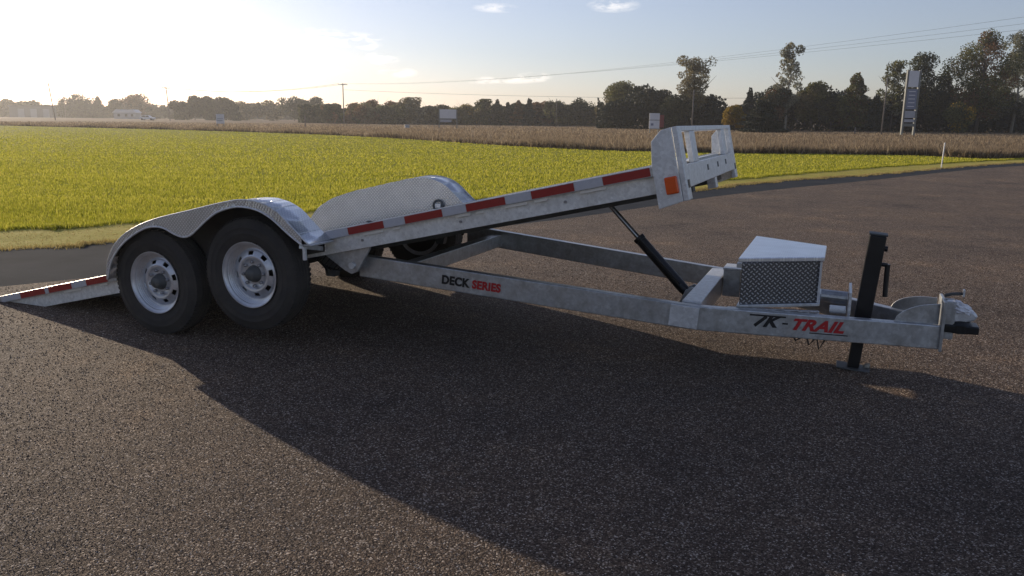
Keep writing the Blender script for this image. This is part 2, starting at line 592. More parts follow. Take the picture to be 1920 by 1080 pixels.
def smooth_line(pts, n=6):
    out = []
    P = [pts[0]] + list(pts) + [pts[-1]]
    for i in range(1, len(P) - 2):
        p0, p1, p2, p3 = [np.array(P[k]) for k in (i - 1, i, i + 1, i + 2)]
        for j in range(n):
            t = j / n
            out.append(tuple(.5 * ((2 * p1) + (p2 - p0) * t + (2 * p0 - 5 * p1 + 4 * p2 - p3) * t * t + (-p0 + 3 * p1 - 3 * p2 + p3) * t ** 3)))
    out.append(tuple(pts[-1]))
    return out


E1 = smooth_line([(-60, -12), (-30, 1.5), (-14, 6.1), (-6.04, 9.14), (-5.06, 9.7), (-2.2, 11.35), (.3, 13.4), (2.5, 16.2), (4.16, 18.21), (5.61, 19.91), (8.13, 22.3), (11.14, 24.6), (16.85, 29.9), (21.01, 33.2), (30, 39), (60, 55)])
E2 = smooth_line([(-60, -18), (-30, -3.5), (-14, 2.4), (-8, 4.9), (-4.4, 7.3), (-1.5, 10.0), (.15, 11.93), (.69, 12.43), (1.74, 13.63), (2.96, 15.1), (3.9, 16.3), (5.23, 17.7), (7.12, 19.5), (9.13, 21.3), (11.96, 24.0), (15.31, 27.2), (19.13, 30.4), (29, 37), (60, 51)])
L1 = smooth_line([(-60, -9), (-30, 3.2), (-14, 7.9), (-7.07, 10.76), (-6.3, 11.2), (-3.42, 13.3), (-.87, 15.7), (2, 18.4), (4.4, 20.5), (6.07, 22), (8.98, 24.9), (13.34, 29.0), (17.62, 32.6), (21.6, 35.6), (30, 41), (60, 57)])
F1 = smooth_line([(60, 57.5), (30, 41.5), (22.6, 37.2), (19.5, 40.2), (11.02, 40.3), (7.29, 41.2), (1.14, 46.0), (-15.23, 70.8), (-39, 91), (-70.5, 110.1), (-160, 168)])

tag(sheet('ground', [(-4000, -400), (4000, -400), (4000, 6000), (-4000, 6000)], -.012, M['field']))
sheet('lawn', L1 + F1 + [(-160, -30)], -.008, M['lawn'])
tag(sheet('grass_verge', E1 + L1[::-1], -.004, M['verge']))
sheet('asphalt_path', E2 + E1[::-1], 0.0, M['asphalt'])
# gravel lot sits a little lower than the asphalt lip
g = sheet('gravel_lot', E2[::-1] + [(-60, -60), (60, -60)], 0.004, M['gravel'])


# asphalt lip: a low raised edge that throws the thin dark line
def in_poly(X, Y, poly):
    inside = np.zeros(len(X), bool)
    n = len(poly)
    for i in range(n):
        x0, y0 = poly[i]; x1, y1 = poly[(i + 1) % n]
        c = ((y0 > Y) != (y1 > Y)) & (X < (x1 - x0) * (Y - y0) / (y1 - y0 + 1e-12) + x0)
        inside ^= c
    return inside


def view_scatter(n, v0, v1, u0=-420, u1=2340):
    """ground points spread over a region, denser where nearer."""
    u = rng.uniform(u0, u1, n); v = rng.uniform(v0, v1, n)
    a, b = u - 960, v - 540
    cr, sr = math.cos(ROLL), math.sin(ROLL)
    x, y = (a * cr + b * sr) / F_PX, -(-a * sr + b * cr) / F_PX
    c, s = math.cos(PITCH), math.sin(PITCH)
    dx, dy, dz = x, c + y * s, -s + y * c
    ok = dz < -1e-4
    t = -CAM_H / dz[ok]
    return dx[ok] * t, dy[ok] * t


def blades(name, X, Y, H, Wd, material, z=0., lean=.5, per=1):
    """thin triangles standing on the ground"""
    n = len(X)
    a = rng.uniform(0, 2 * math.pi, n)
    la = rng.uniform(0, 2 * math.pi, n)
    ll = H * rng.uniform(0, lean, n)
    cx, cy = np.cos(a) * Wd / 2, np.sin(a) * Wd / 2
    V = np.empty((n, 3, 3))
    V[:, 0] = np.stack([X - cx, Y - cy, np.full(n, z)], 1)
    V[:, 1] = np.stack([X + cx, Y + cy, np.full(n, z)], 1)
    V[:, 2] = np.stack([X + np.cos(la) * ll, Y + np.sin(la) * ll, z + H], 1)
    Fq = np.arange(3 * n).reshape(-1, 3)
    return raw_mesh(name, V.reshape(-1, 3), Fq, material)


lawn_poly = L1 + F1 + [(-160, -30)]
X, Y = view_scatter(620000, 236, 470)
k = in_poly(X, Y, lawn_poly)
X, Y = X[k], Y[k]
D = np.hypot(X, Y)
patch = (np.sin(Y * .9 + np.sin(X * .15)) * .15 + np.sin(X * 1.3 + np.sin(Y * .7) * 2) + np.sin(Y * .9 + X * .4)) * .12 + 1
H = rng.uniform(.025, .065, len(X)) * patch
Wd = np.clip(D * .0013, .009, .08)
o = blades('lawn_grass', X, Y, H, Wd, M['blade'], -.008)
tag(o, 'bright yellow green mown lawn grass beyond the trailer', 'grass', kind='stuff')

X, Y = view_scatter(60000, 296, 480)
k = in_poly(X, Y, E1 + L1[::-1])
X, Y = X[k], Y[k]
D = np.hypot(X, Y)
o = blades('verge_grass', X, Y, rng.uniform(.006, .018, len(X)), np.clip(D * .001, .006, .05), M['blade_dry'], -.004, .9)
tag(o, 'short dry straw coloured grass between lawn and asphalt edge', 'grass', kind='stuff')

# ragged tufts straggling over the edges of verge and asphalt
for line_, hh, mm in ((E1, .045, 'blade_dry'), (L1, .08, 'blade')):
    P1 = np.array([p for p in line_ if -16 < p[0] < 26])
    n_ = 26000
    seg = rng.integers(0, len(P1) - 1, n_); tt = rng.random(n_)
    b0 = P1[seg] + (P1[seg + 1] - P1[seg]) * tt[:, None]
    j = rng.normal(0, .07, n_) - .05 + .12 * np.sin(b0[:, 0] * 5.3) * np.sin(b0[:, 0] * 1.9 + 1)
    o = blades('edge_grass', b0[:, 0] - j * .5, b0[:, 1] + j, rng.uniform(.3, 1, n_) * hh, np.clip(np.hypot(b0[:, 0], b0[:, 1]) * .001, .008, .04), M[mm], 0., .8)
    tag(o, 'straggling grass tufts along the ragged edge of ' + ('the asphalt' if mm == 'blade_dry' else 'the lawn'), 'grass', kind='stuff')

# tall dry grass beyond the lawn
Xa, Ya = view_scatter(420000, 228, 302, -500, 2450)
k = ~in_poly(Xa, Ya, lawn_poly) & (Ya > 30) & (Ya < 190) & (Ya > 37 - .0 * Xa)
k &= ~in_poly(Xa, Ya, E1 + L1[::-1]) & (Xa < 200) & (Xa > -190)
k &= ~((Xa > 22) & (Ya < .62 * Xa + 23))
Xa, Ya = Xa[k], Ya[k]
D = np.hypot(Xa, Ya)
clump = .62 + .38 * np.sin(Xa * .35 + 1.7 * np.sin(Ya * .21)) * np.sin(Ya * .27 + Xa * .11)
H = rng.uniform(.3, .8, len(Xa)) * (.5 + .5 * clump) * np.clip(48 / D, .28, 1)
near = np.clip((D - 30) / 25, .25, 1)
o = blades('tall_grass', Xa, Ya, H * np.where(D < 60, .8, 1), np.clip(D * .0016, .03, .3), M['reed'], -.012, .9)
tag(o, 'tall brown dry grass growing between the lawn and the trees', 'grass', kind='stuff')
# a ranker fringe right along the lawn's far side
P1 = np.array(F1[8:])
seg = rng.integers(0, len(P1) - 1, 60000); tt = rng.random(60000)
base = P1[seg] + (P1[seg + 1] - P1[seg]) * tt[:, None]
off = rng.uniform(.1, 3.2, 60000)
Xb, Yb = base[:, 0] + off * .15, base[:, 1] + off
k = (Xb > -110) & (Xb < 45)
k &= ~in_poly(Xb, Yb, lawn_poly)
Xb, Yb = Xb[k], Yb[k]
D = np.hypot(Xb, Yb)
Hb = rng.uniform(.25, .62, len(Xb)) * (.7 + .35 * np.sin(Xb * .8) * np.sin(Xb * .23 + 1))
o = blades('tall_grass', Xb, Yb, Hb, np.clip(D * .0011, .03, .15), M['reed'], -.012, .8)
tag(o, 'brown seeding grass fringe along the far edge of lawn', 'grass', kind='stuff')

# loose pebbles on the gravel
def pebbles(name, X, Y, S, material, label):
    n = len(X)
    base = np.array([(1, 0, 0), (0, 1, 0), (-1, 0, 0), (0, -1, 0), (0, 0, 1), (0, 0, -.6)], float)
    Ft = np.array([(0, 1, 4), (1, 2, 4), (2, 3, 4), (3, 0, 4), (1, 0, 5), (2, 1, 5), (3, 2, 5), (0, 3, 5)])
    V = np.repeat(base[None], n, 0) * rng.uniform(.55, 1.15, (n, 6, 1)) * S[:, None, None]
    V[:, :, 2] *= .7
    a = rng.uniform(0, 6.28, n); c, s = np.cos(a)[:, None], np.sin(a)[:, None]
    x = V[:, :, 0] * c - V[:, :, 1] * s; y = V[:, :, 0] * s + V[:, :, 1] * c
    V = np.stack([x + X[:, None], y + Y[:, None], V[:, :, 2] + .004 + S[:, None] * .25], 2)
    Fq = (Ft[None] + (np.arange(n) * 6)[:, None, None]).reshape(-1, 3)
    o = raw_mesh(name, V.reshape(-1, 3), Fq, material)
    return tag(o, label, 'gravel', kind='stuff')


def stone_mat(name, stops):
    m, nt, b = mat(name)
    g = nd(nt, 'ShaderNodeNewGeometry')
    r = ramp(nt, g.outputs['Random Per Island'], stops)
    nt.links.new(r.outputs[0], b.inputs['Base Color'])
    b.inputs['Roughness'].default_value = .85
    b.inputs['Specular IOR Level'].default_value = .3
    return m


M['stones'] = stone_mat('loose_stones', [(0, (.04, .033, .028)), (.35, (.10, .078, .064)), (.75, (.18, .136, .104)), (.93, (.30, .25, .21)), (1, (.68, .63, .57))])
lot_poly = E2[::-1] + [(-60, -60), (60, -60)]
X, Y = view_scatter(120000, 470, 1180, -300, 2220)
k = in_poly(X, Y, lot_poly); X, Y = X[k], Y[k]
D = np.hypot(np.hypot(X, Y), CAM_H)
S = rng.uniform(.0013, .0040, len(X)) * np.clip(D / 4, .8, 2.0)
pebbles('gravel', X, Y, S, M['stones'], 'loose brown grey gravel chips covering the parking lot')

# ============================================================ the tilt trailer (x forward, y away from the viewer, z up)
TH = 0.39245
trailer = thing('tilt_trailer', 'galvanised tandem axle car hauler with its deck tilted up on a hydraulic ram', 'trailer', (-.5277, 6.0352, 0), -TH)
AL = 0.22554
SA, CA, TA = math.sin(AL), math.cos(AL), math.tan(AL)


def D_(x, y, dz):
    """deck frame: x along, dz along the deck's normal."""
    return (x - dz * SA, y, .8902 + TA * x + dz * CA)


REAR, FRONT = -3.72, 1.985
# --- deck plate, frame beams
mb = MB(); mb.box(REAR + .02, FRONT - .03, -.985, .985, -.016, -.006, D_)
mb.build('deck_plate', M['tread_xy'], trailer)
for s in (-1, 1):
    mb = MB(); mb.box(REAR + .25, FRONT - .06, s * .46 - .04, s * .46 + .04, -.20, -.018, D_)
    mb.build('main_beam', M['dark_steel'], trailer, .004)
for i in range(12):
    x = -3.3 + i * .45
    mb = MB(); mb.box(x - .03, x + .03, -.98, -.505, -.11, -.018, D_)
    mb.box(x - .03, x + .03, -.415, .415, -.11, -.018, D_)
    mb.box(x - .03, x + .03, .505, .98, -.11, -.018, D_)
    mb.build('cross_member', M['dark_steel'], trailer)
mb = MB(); mb.box(REAR - .0, REAR + .018, -1.0, 1.0, -.07, -.004, D_)
mb.build('rear_sill', M['zinc'], trailer, .003)
mb = MB(); mb.box(FRONT - .055, FRONT - .03, -.98, .98, -.15, -.004, D_)
mb.build('front_sill', M['zinc'], trailer, .003)

# --- side rails: channel, rub rail on spacers, reflective tape
TAPE = [(-3.66, 0), (-3.42, 1), (-3.12, 0), (-3.075, 1), (-2.804, 0), (-2.638, 1), (-2.40, 0)]
FTAPE = [(-.36, 0), (-.171, 1), (.104, 0), (.258, 1), (.528, 0), (.69, 1), (.951, 0), (1.115, 1), (1.38, 0), (1.546, 1), (1.817, None)]
for s in (-1, 1):
    y0, y1 = sorted((s * 1.0, s * 1.014))
    mb = MB()
    mb.box(REAR, FRONT - .02, y0, y1, -.152, 0, D_)
    f0, f1 = sorted((s * .945, s * 1.0))
    mb.box(REAR, FRONT - .02, f0, f1, -.152, -.143, D_)
    rail = mb.build('side_rail', M['zinc_deck'], trailer, .002)
    for (a, b_) in ((REAR, -2.32), (-.42, 1.86)):
        r0, r1 = sorted((s * 1.040, s * 1.050))
        mb = MB(); mb.box(a, b_, r0, r1, -.054, .004, D_)
        rub = mb.build('rub_rail', M['zinc'], rail, .003)
        n = max(2, int((b_ - a) / .42))
        q0, q1 = sorted((s * 1.015, s * 1.0395))
        for i in range(n):
            x = a + .06 + (b_ - a - .12) * i / (n - 1)
            mb = MB(); mb.box(x - .03, x + .03, q0, q1, -.05, -.004, D_)
            mb.build('spacer', M['zinc'], rail)
    t0, t1 = sorted((s * 1.0505, s * 1.052))
    for L in (TAPE, FTAPE):
        for (xa, c), (xb, _) in zip(L[:-1], L[1:]):
            mb = MB(); mb.box(xa + .002, xb - .002, t0, t1, -.048, -.001, D_)
            mb.build('reflective_tape', M['red_tape'] if c else M['white_tape'], rail)
    for (ua, ub) in ((-.075, .075), (.15, .20), (.60, .70), (.74, .79), (.93, 1.07), (1.12, 1.20), (1.40, 1.55), (-2.93, -2.74), (-2.52, -2.44)):  # white dashes stand in for sunlit spots under the rub rail
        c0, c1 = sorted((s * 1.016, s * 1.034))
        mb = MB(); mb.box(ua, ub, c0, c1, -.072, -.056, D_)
        mb.build('rail_glint', M['glint_white'], rail, .002)
    # bolts on the channel face
    for x in (-.1, .62, 1.3):
        mb = MB(); mb.tube([D_(x, s * 1.014, -.10), D_(x, s * 1.022, -.10)], .009, 8)
        mb.build('bolt', M['nut'], rail)

# --- fenders
TOP = [(-2.10, .38), (-2.07, .52), (-1.98, .65), (-1.83, .755), (-1.60, .845), (-1.25, .93), (-.95, 1.0), (-.80, 1.022), (-.66, 1.01), (-.54, .965), (-.43, .875), (-.30, .765)]
LOW = [(-2.085, .38), (-2.045, .50), (-1.95, .62), (-1.82, .715), (-1.66, .79), (-1.52, .80), (-1.42, .765), (-1.34, .745), (-1.27, .76), (-1.2, .81), (-1.10, .885), (-1.0, .94), (-.85, .978), (-.7, .968), (-.58, .92), (-.46, .835), (-.345, .76)]


def resample(pts, n):
    P = np.array(smooth_line(pts, 5)); d = np.r_[0, np.cumsum(np.hypot(*np.diff(P, axis=0).T))]
    t = np.linspace(0, d[-1], n)
    return np.stack([np.interp(t, d, P[:, 0]), np.interp(t, d, P[:, 1])], 1)


for s in (-1, 1):
    fe = bpy.data.objects.new('fender', None); COL.objects.link(fe); fe.parent = trailer; fe.empty_display_size = .1
    ya, yb = s * 1.055, s * 1.30
    T = resample(TOP, 44)
    mb = MB()
    for i in range(43):
        (x0, z0), (x1, z1) = T[i], T[i + 1]
        mb.add([(x0, ya, z0), (x1, ya, z1), (x1, yb, z1), (x0, yb, z0)], [(0, 1, 2, 3)])
    bm_o = mb
    me = mb.mesh('fender_top', True)
    bm = bmesh.new(); bm.from_mesh(me); bmesh.ops.remove_doubles(bm, verts=bm.verts, dist=1e-5); bm.to_mesh(me); bm.free()
    o = bpy.data.objects.new('fender_top', me); COL.objects.link(o); o.parent = fe; me.materials.append(M['tread_xy'])
    for p in me.polygons: p.use_smooth = True
    q = o.modifiers.new('solidify', 'SOLIDIFY'); q.thickness = .005; q.offset = 0
    # outer side panel: between the top line and the arches
    xs = np.linspace(-2.085, -.345, 90)
    Lz = np.interp(xs, [p[0] for p in resample(LOW, 80)], [p[1] for p in resample(LOW, 80)])
    Tz = np.interp(xs, [p[0] for p in T], [p[1] for p in T]) + .004
    mb = MB()
    for i in range(89):
        mb.add([(xs[i], yb, Lz[i]), (xs[i + 1], yb, Lz[i + 1]), (xs[i + 1], yb, Tz[i + 1]), (xs[i], yb, Tz[i])], [(0, 1, 2, 3)])
    me = mb.mesh('side_panel')
    bm = bmesh.new(); bm.from_mesh(me); bmesh.ops.remove_doubles(bm, verts=bm.verts, dist=1e-5); bm.to_mesh(me); bm.free()
    o = bpy.data.objects.new('side_panel', me); COL.objects.link(o); o.parent = fe; me.materials.append(M['tread_xz'])
    o.location.y = s * .004
    q = o.modifiers.new('solidify', 'SOLIDIFY'); q.thickness = .005; q.offset = 0
    # thin rolled edge round the arches
    L = resample(LOW, 60)
    mb = MB(); mb.tube([(p[0], yb + s * .004, p[1]) for p in L], .007, 8)
    mb.build('arch_edge', M['zinc_bright'], fe, smooth=True)
    mb = MB(); mb.tube([(p[0], yb, p[1] + .003) for p in T], .006, 8)
    mb.build('outer_edge', M['zinc_bright'], fe, smooth=True)
    # inner upright panel against the deck
    mb = MB()
    xs = np.linspace(-2.05, -.345, 60)
    Tz = np.interp(xs, [p[0] for p in T], [p[1] for p in T])
    for i in range(59):
        za, zb = [min(z - .01, .8902 + TA * x - .13) for x, z in ((xs[i], Tz[i]), (xs[i + 1], Tz[i + 1]))]
        mb.add([(xs[i], ya, za), (xs[i + 1], ya, zb), (xs[i + 1], ya, Tz[i + 1]), (xs[i], ya, Tz[i])], [(0, 1, 2, 3)])
    me = mb.mesh('inner_panel')
    o = bpy.data.objects.new('inner_panel', me); COL.objects.link(o); o.parent = fe; me.materials.append(M['fender_skin'])
    q = o.modifiers.new('solidify', 'SOLIDIFY'); q.thickness = .005; q.offset = 0
    # dark sheet added to give the shade inside the wheel house
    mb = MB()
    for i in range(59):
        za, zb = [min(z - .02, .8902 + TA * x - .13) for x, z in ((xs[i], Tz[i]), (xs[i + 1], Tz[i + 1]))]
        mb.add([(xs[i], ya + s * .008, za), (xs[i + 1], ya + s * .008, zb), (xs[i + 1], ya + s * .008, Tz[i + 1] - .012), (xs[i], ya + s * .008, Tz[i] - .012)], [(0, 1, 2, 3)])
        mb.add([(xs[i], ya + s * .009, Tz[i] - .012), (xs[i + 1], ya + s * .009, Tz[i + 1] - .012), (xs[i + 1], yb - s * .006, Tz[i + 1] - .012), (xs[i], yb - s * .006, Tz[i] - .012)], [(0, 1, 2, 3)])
    mb.build('wheel_house_shade', M['rubber'], fe)
    # step flange and brackets at the front foot
    mb = MB(); mb.box(-.335, -.27, *sorted((s * 1.055, s * 1.30)), .752, .764)
    mb.build('fender_foot', M['zinc'], fe, .003)
    # tie ring welded on the inner panel
    ring = [(-.60 + .05 * math.cos(a), s * (1.055 - .018), .775 + .05 * math.sin(a)) for a in np.linspace(0, 2 * math.pi, 17)]
    mb = MB(); mb.tube(ring, .011, 8, cap=False)
    mb.build('tie_ring', M['dark_steel'], fe, smooth=True)
    mb = MB(); mb.box(-.63, -.57, *sorted((s * 1.024, s * 1.050)), .755, .795)
    mb.build('ring_plate', M['zinc_bright'], fe, .003)


# --- wheels
def make_wheel(x, z, s):
    w = bpy.data.objects.new('wheel', None); COL.objects.link(w); w.parent = trailer; w.empty_display_size = .1
    w.location = (x + .035, s * 1.163, z)
    w.rotation_euler = (0, random.uniform(0, 1), 0) if s < 0 else (0, random.uniform(0, 1), math.pi)
    return w


# outward is -y in the wheel's own frame
tyre_prof = [(.222, -.088), (.236, -.100), (.262, -.112), (.278, -.1155), (.281, -.1185), (.285, -.1160), (.300, -.118), (.318, -.1165), (.321, -.1195), (.325, -.1160), (.330, -.114), (.352, -.104), (.366, -.094), (.370, -.092), (.374, -.094), (.378, -.086), (.3845, -.062),
             (.3850, -.058), (.379, -.056), (.379, -.050), (.3855, -.048), (.386, -.022), (.380, -.020), (.380, -.012), (.3862, -.010), (.3862, .010), (.380, .012), (.380, .020), (.386, .022),
             (.3855, .048), (.379, .050), (.379, .056), (.385, .058), (.3845, .062), (.378, .086), (.370, .092), (.352, .104), (.330, .112), (.300, .116), (.262, .110), (.236, .098), (.222, .086)]
tyre_prof = [(r, y * .85) for r, y in tyre_prof]
tyre_me = MB().lathe(tyre_prof, 72).mesh('tyre', True); tyre_me.materials.append(M['rubber'])
# tread lugs: shallow blocks on the shoulders
mb = MB()
for j in range(72):
    a = 2 * math.pi * j / 72
    for sy in (-1, 1):
        c, s_ = math.cos(a), math.sin(a)
        def q(r, t, y): return (r * c - t * s_, y, r * s_ + t * c)
        mb.hexa([q(.369, -.010, sy * .055), q(.369, .010, sy * .055), q(.369, .010, sy * .0795), q(.369, -.010, sy * .0795),
                 q(.3885, -.010, sy * .055), q(.3885, .010, sy * .055), q(.3815, .010, sy * .0795), q(.3815, -.010, sy * .0795)])
lug_me = mb.mesh('tread_blocks'); lug_me.materials.append(M['rubber'])
rim_prof = [(.206, -.030), (.210, -.074), (.2155, -.086), (.222, -.0935), (.2265, -.0935), (.2235, -.086), (.217, -.080), (.206, -.074), (.203, -.066), (.196, -.062), (.1985, -.055), (.1915, -.051), (.194, -.044), (.186, -.041), (.188, -.034), (.178, -.032), (.174, -.018), (.172, .07), (.19, .085), (.223, .09)]
rim_me = MB().lathe(rim_prof[3:], 112).mesh('rim', False); rim_me.materials.append(M['rim'])
disc_prof = [(.176, -.026), (.166, -.030), (.158, -.036), (.132, -.048), (.122, -.052), (.108, -.050), (.096, -.040), (.078, -.036), (.058, -.036)]


def disc_skip(i, j):
    return i == 2 and (j % 8) in (3, 4, 5)


disc_me = MB().lathe(disc_prof, 64, disc_skip).mesh('disc', False); disc_me.materials.append(M['rim'])
back_me = MB().lathe([(.172, .02), (.05, .02), (.05, .08), (.216, .0845)], 32).mesh('brake_drum_and_shade'); back_me.materials.append(M['black_paint'])  # drum, plus a black inner disc standing in for shade under the deck
hub_me = MB().lathe([(.060, -.034), (.056, -.050), (.048, -.058), (.042, -.082), (.034, -.092), (.0005, -.094)], 32).mesh('hub_cap', True); hub_me.materials.append(M['dark_steel'])
nut_mb = MB()
nut_mb.lathe([(.0115, 0), (.0115, -.020), (.006, -.026), (.0004, -.026)], 6)
nut_me = nut_mb.mesh('lug_nut'); nut_me.materials.append(M['nut'])
for s in (-1, 1):
    for (x, z) in ((-.8626, .5145), (-1.722, .3845)):
        w = make_wheel(x, z, s)
        for nm, me in (('tyre', tyre_me), ('tread_blocks', lug_me), ('rim', rim_me), ('disc', disc_me), ('brake_drum_and_shade', back_me), ('hub_cap', hub_me)):
            o = bpy.data.objects.new(nm, me); COL.objects.link(o); o.parent = w
            if nm == 'disc':
                q = o.modifiers.new('solidify', 'SOLIDIFY'); q.thickness = .006; q.offset = -1
            if nm == 'tread_blocks': o['kind'] = 'stuff'
        for j in range(8):
            a = 2 * math.pi * (j + .5) / 8
            o = bpy.data.objects.new('lug_nut', nut_me); COL.objects.link(o); o.parent = w
            o.location = (.083 * math.cos(a), -.037, .083 * math.sin(a))

# --- axles, springs, hangers
for (x, z) in ((-.8626, .5145), (-1.722, .3845)):
    mb = MB(); mb.tube([(x, -1.08, z), (x, 1.08, z)], .038, 14)
    mb.build('axle', M['black_paint'], trailer, smooth=False)
for s in (-1, 1):
    for (x, z) in ((-.8626, .5145), (-1.722, .3845)):
        for k in range(4):
            L = .36 - .07 * k
            pts = [(x + L * q, s * .82, z + .055 - .014 * k + .05 * q * q) for q in (-1, -.5, 0, .5, 1)]
            mb = MB()
            for a, b_ in zip(pts[:-1], pts[1:]): mb.bar(a, b_, .05, .010)
            mb.build('leaf_spring', M['dark_steel'], trailer)
    for x in (-2.12, -1.29, -.46):
        top = .8902 + TA * x - .15
        mb = MB(); mb.prism([(x - .08, top), (x + .08, top), (x + .035, top - .17), (x - .035, top - .17)], s * .79, s * .85)
        mb.build('spring_hanger', M['dark_steel'], trailer, .003)
    # dangling brake wiring and lines by the hanger
    for k in range(5):
        x = -.45 + .03 * k
        pts = [(x, s * (.98 - .015 * k), .72), (x + .02, s * .97, .66 - .02 * k), (x - .035, s * .96, .60 - .015 * k), (x + .03, s * .95, .54), (x + .01 * k, s * .9, .50 + .02 * k)]
        mb = MB(); mb.tube([tuple(p) for p in pts], .006, 6)
        mb.build('brake_wire', M['black_paint'], trailer, smooth=True)
# fender support bracket and small bright bolts under the front foot
mb = MB(); mb.bar((-.37, -1.06, .70), (-.37, -1.28, .745), .03, .03); mb.build('fender_bracket', M['zinc'], trailer, .003)
mb = MB(); mb.box(-.345, -.325, -1.30, -1.28, .66, .745); mb.build('bracket_pin', M['zinc_bright'], trailer, .002)

# --- hinge plates hanging from the deck, pivot pins
for s in (-1, 1):
    y0, y1 = sorted((s * .955, s * .975))
    mb = MB(); mb.prism([(-.44, .66), (-.04, .745), (-.055, .70), (-.15, .545), (-.20, .525), (-.25, .545)], y0, y1)
    mb.build('hinge_plate', M['zinc'], trailer, .003)
    mb = MB(); mb.tube([(-.19, s * .85, .585), (-.19, s * .99, .585)], .022, 14)
    mb.build('hinge_pin', M['zinc_bright'], trailer)

# --- tongue frame
BE = 0.0769


def gz(x):
    return .6266 - BE * x


def sweep(mb, pts, w, h):
    """rectangular tube along pts in plan; top face follows pts' z."""
    n = len(pts)
    dirs = [(Vector(pts[i + 1]) - Vector(pts[i])).to_2d().normalized() for i in range(n - 1)]
    rings = []
    for i in range(n):
        if i == 0: nn = Vector((-dirs[0].y, dirs[0].x)); k = 1
        elif i == n - 1: nn = Vector((-dirs[-1].y, dirs[-1].x)); k = 1
        else:
            a = Vector((-dirs[i - 1].y, dirs[i - 1].x)); b_ = Vector((-dirs[i].y, dirs[i].x))
            nn = (a + b_).normalized(); k = 1 / nn.dot(a)
        p = Vector(pts[i])
        r = []
        for (q, zz) in ((-.5, -h), (.5, -h), (.5, 0), (-.5, 0)):
            r.append((p.x + nn.x * w * q * k, p.y + nn.y * w * q * k, p.z + zz))
        rings.append(r)
    k = len(mb.v)
    for r in rings: mb.v += r
    for i in range(n - 1):
        for j in range(4):
            j2 = (j + 1) % 4
            mb.f.append((k + i * 4 + j, k + (i + 1) * 4 + j, k + (i + 1) * 4 + j2, k + i * 4 + j2))
    mb.f.append((k, k + 1, k + 2, k + 3)); mb.f.append(tuple(k + (n - 1) * 4 + j for j in (3, 2, 1, 0)))
    return mb


RAILS = {}
for s in (-1, 1):
    pts = [(-.20, s * .852, gz(-.20)), (2.0, s * .667, gz(2.0)), (2.10, s * .640, gz(2.10)), (3.43, s * .088, gz(3.43))]
    mb = sweep(MB(), pts, .065, .148)
    RAILS[s] = mb.build('tongue_rail', M['zinc'], trailer, .006)
# narrow weld seam / splice plate at the bend
for s in (-1, 1):
    a = Vector((1.90, s * .712, gz(1.9) - .012)); b_ = Vector((2.035, s * .7005, gz(2.035) - .012))
    mb = MB(); mb.bar((1.905, s * .7145, gz(1.9) - .072), (2.075, s * .698, gz(2.07) - .072), .010, .135)
    mb.build('splice_plate', M['zinc_bright'], trailer, .003)
# cross beams of the tongue
mb = MB(); mb.box(.05, .14, -.80, .80, .485, .588); mb.build('cross_beam', M['zinc'], trailer, .005)
mb = MB(); mb.box(1.955, 2.075, -.60, .60, gz(2.0) - .135, gz(2.0) + .006); mb.build('cross_beam', M['zinc_bright'], trailer, .006)
# upright lug plates on the cross beam
for s, nm in ((1, 'lug_plate'),):
    mb = MB(); mb.box(2.082, 2.20, .28, .30, .34, .53); mb.build(nm, M['zinc'], trailer, .003)
    mb = MB(); mb.box(2.082, 2.20, .44, .46, .34, .53); mb.build(nm, M['zinc'], trailer, .003)
    mb = MB(); mb.box(2.10, 2.185, .305, .435, .40, .47); mb.build('pump_valve', M['black_paint'], trailer, .005)
    mb = MB(); mb.box(2.078, 2.205, .27, .47, .532, .545); mb.build('lug_cap', M['zinc_bright'], trailer, .003)

# --- hydraulic ram
A, B = Vector((1.905, 0, .375)), Vector((1.30, 0, .985))
d = (B - A).normalized()
mid = A + d * .545
mb = MB(); mb.tube([A, A + d * .06, A + d * .061, mid - d * .03, mid - d * .029, mid], [.034, .034, .0375, .0375, .042, .042], 24)
mb.build('ram_barrel', M['black_paint'], trailer, smooth=False)
mb = MB(); mb.tube([mid, B], .0165, 16); mb.build('ram_rod', M['chrome'], trailer)
mb = MB(); mb.tube([A + Vector((-.0, -.045, .02)) + d * .10, mid - d * .06 + Vector((0, -.045, .015)), mid + Vector((0, -.03, .0))], .008, 8)
mb.build('hydraulic_hose', M['rubber'], trailer, smooth=True)
for y in (-.055, .055):
    mb = MB(); mb.prism([(1.84, .335), (1.95, .335), (1.95, .44), (1.92, .455), (1.88, .43)], y - .006, y + .006)
    mb.build('ram_lug', M['zinc'], trailer, .002)
mb = MB(); mb.tube([(1.905, -.075, .378), (1.905, .075, .378)], .014, 12); mb.build('ram_pin', M['zinc_bright'], trailer)
mb = MB(); mb.box(1.24, 1.36, -.42, .42, -.155, -.112, D_); mb.build('ram_beam', M['dark_steel'], trailer, .004)

# --- headboard rack at the deck's front
X0, X1 = FRONT - .02, FRONT + .012


def rack_box(name, x0, x1, y0, y1, z0, z1, m, par, bev=.004):
    mb = MB(); mb.box(x0, x1, y0, y1, z0, z1, D_)
    return mb.build(name, m, par, bev)


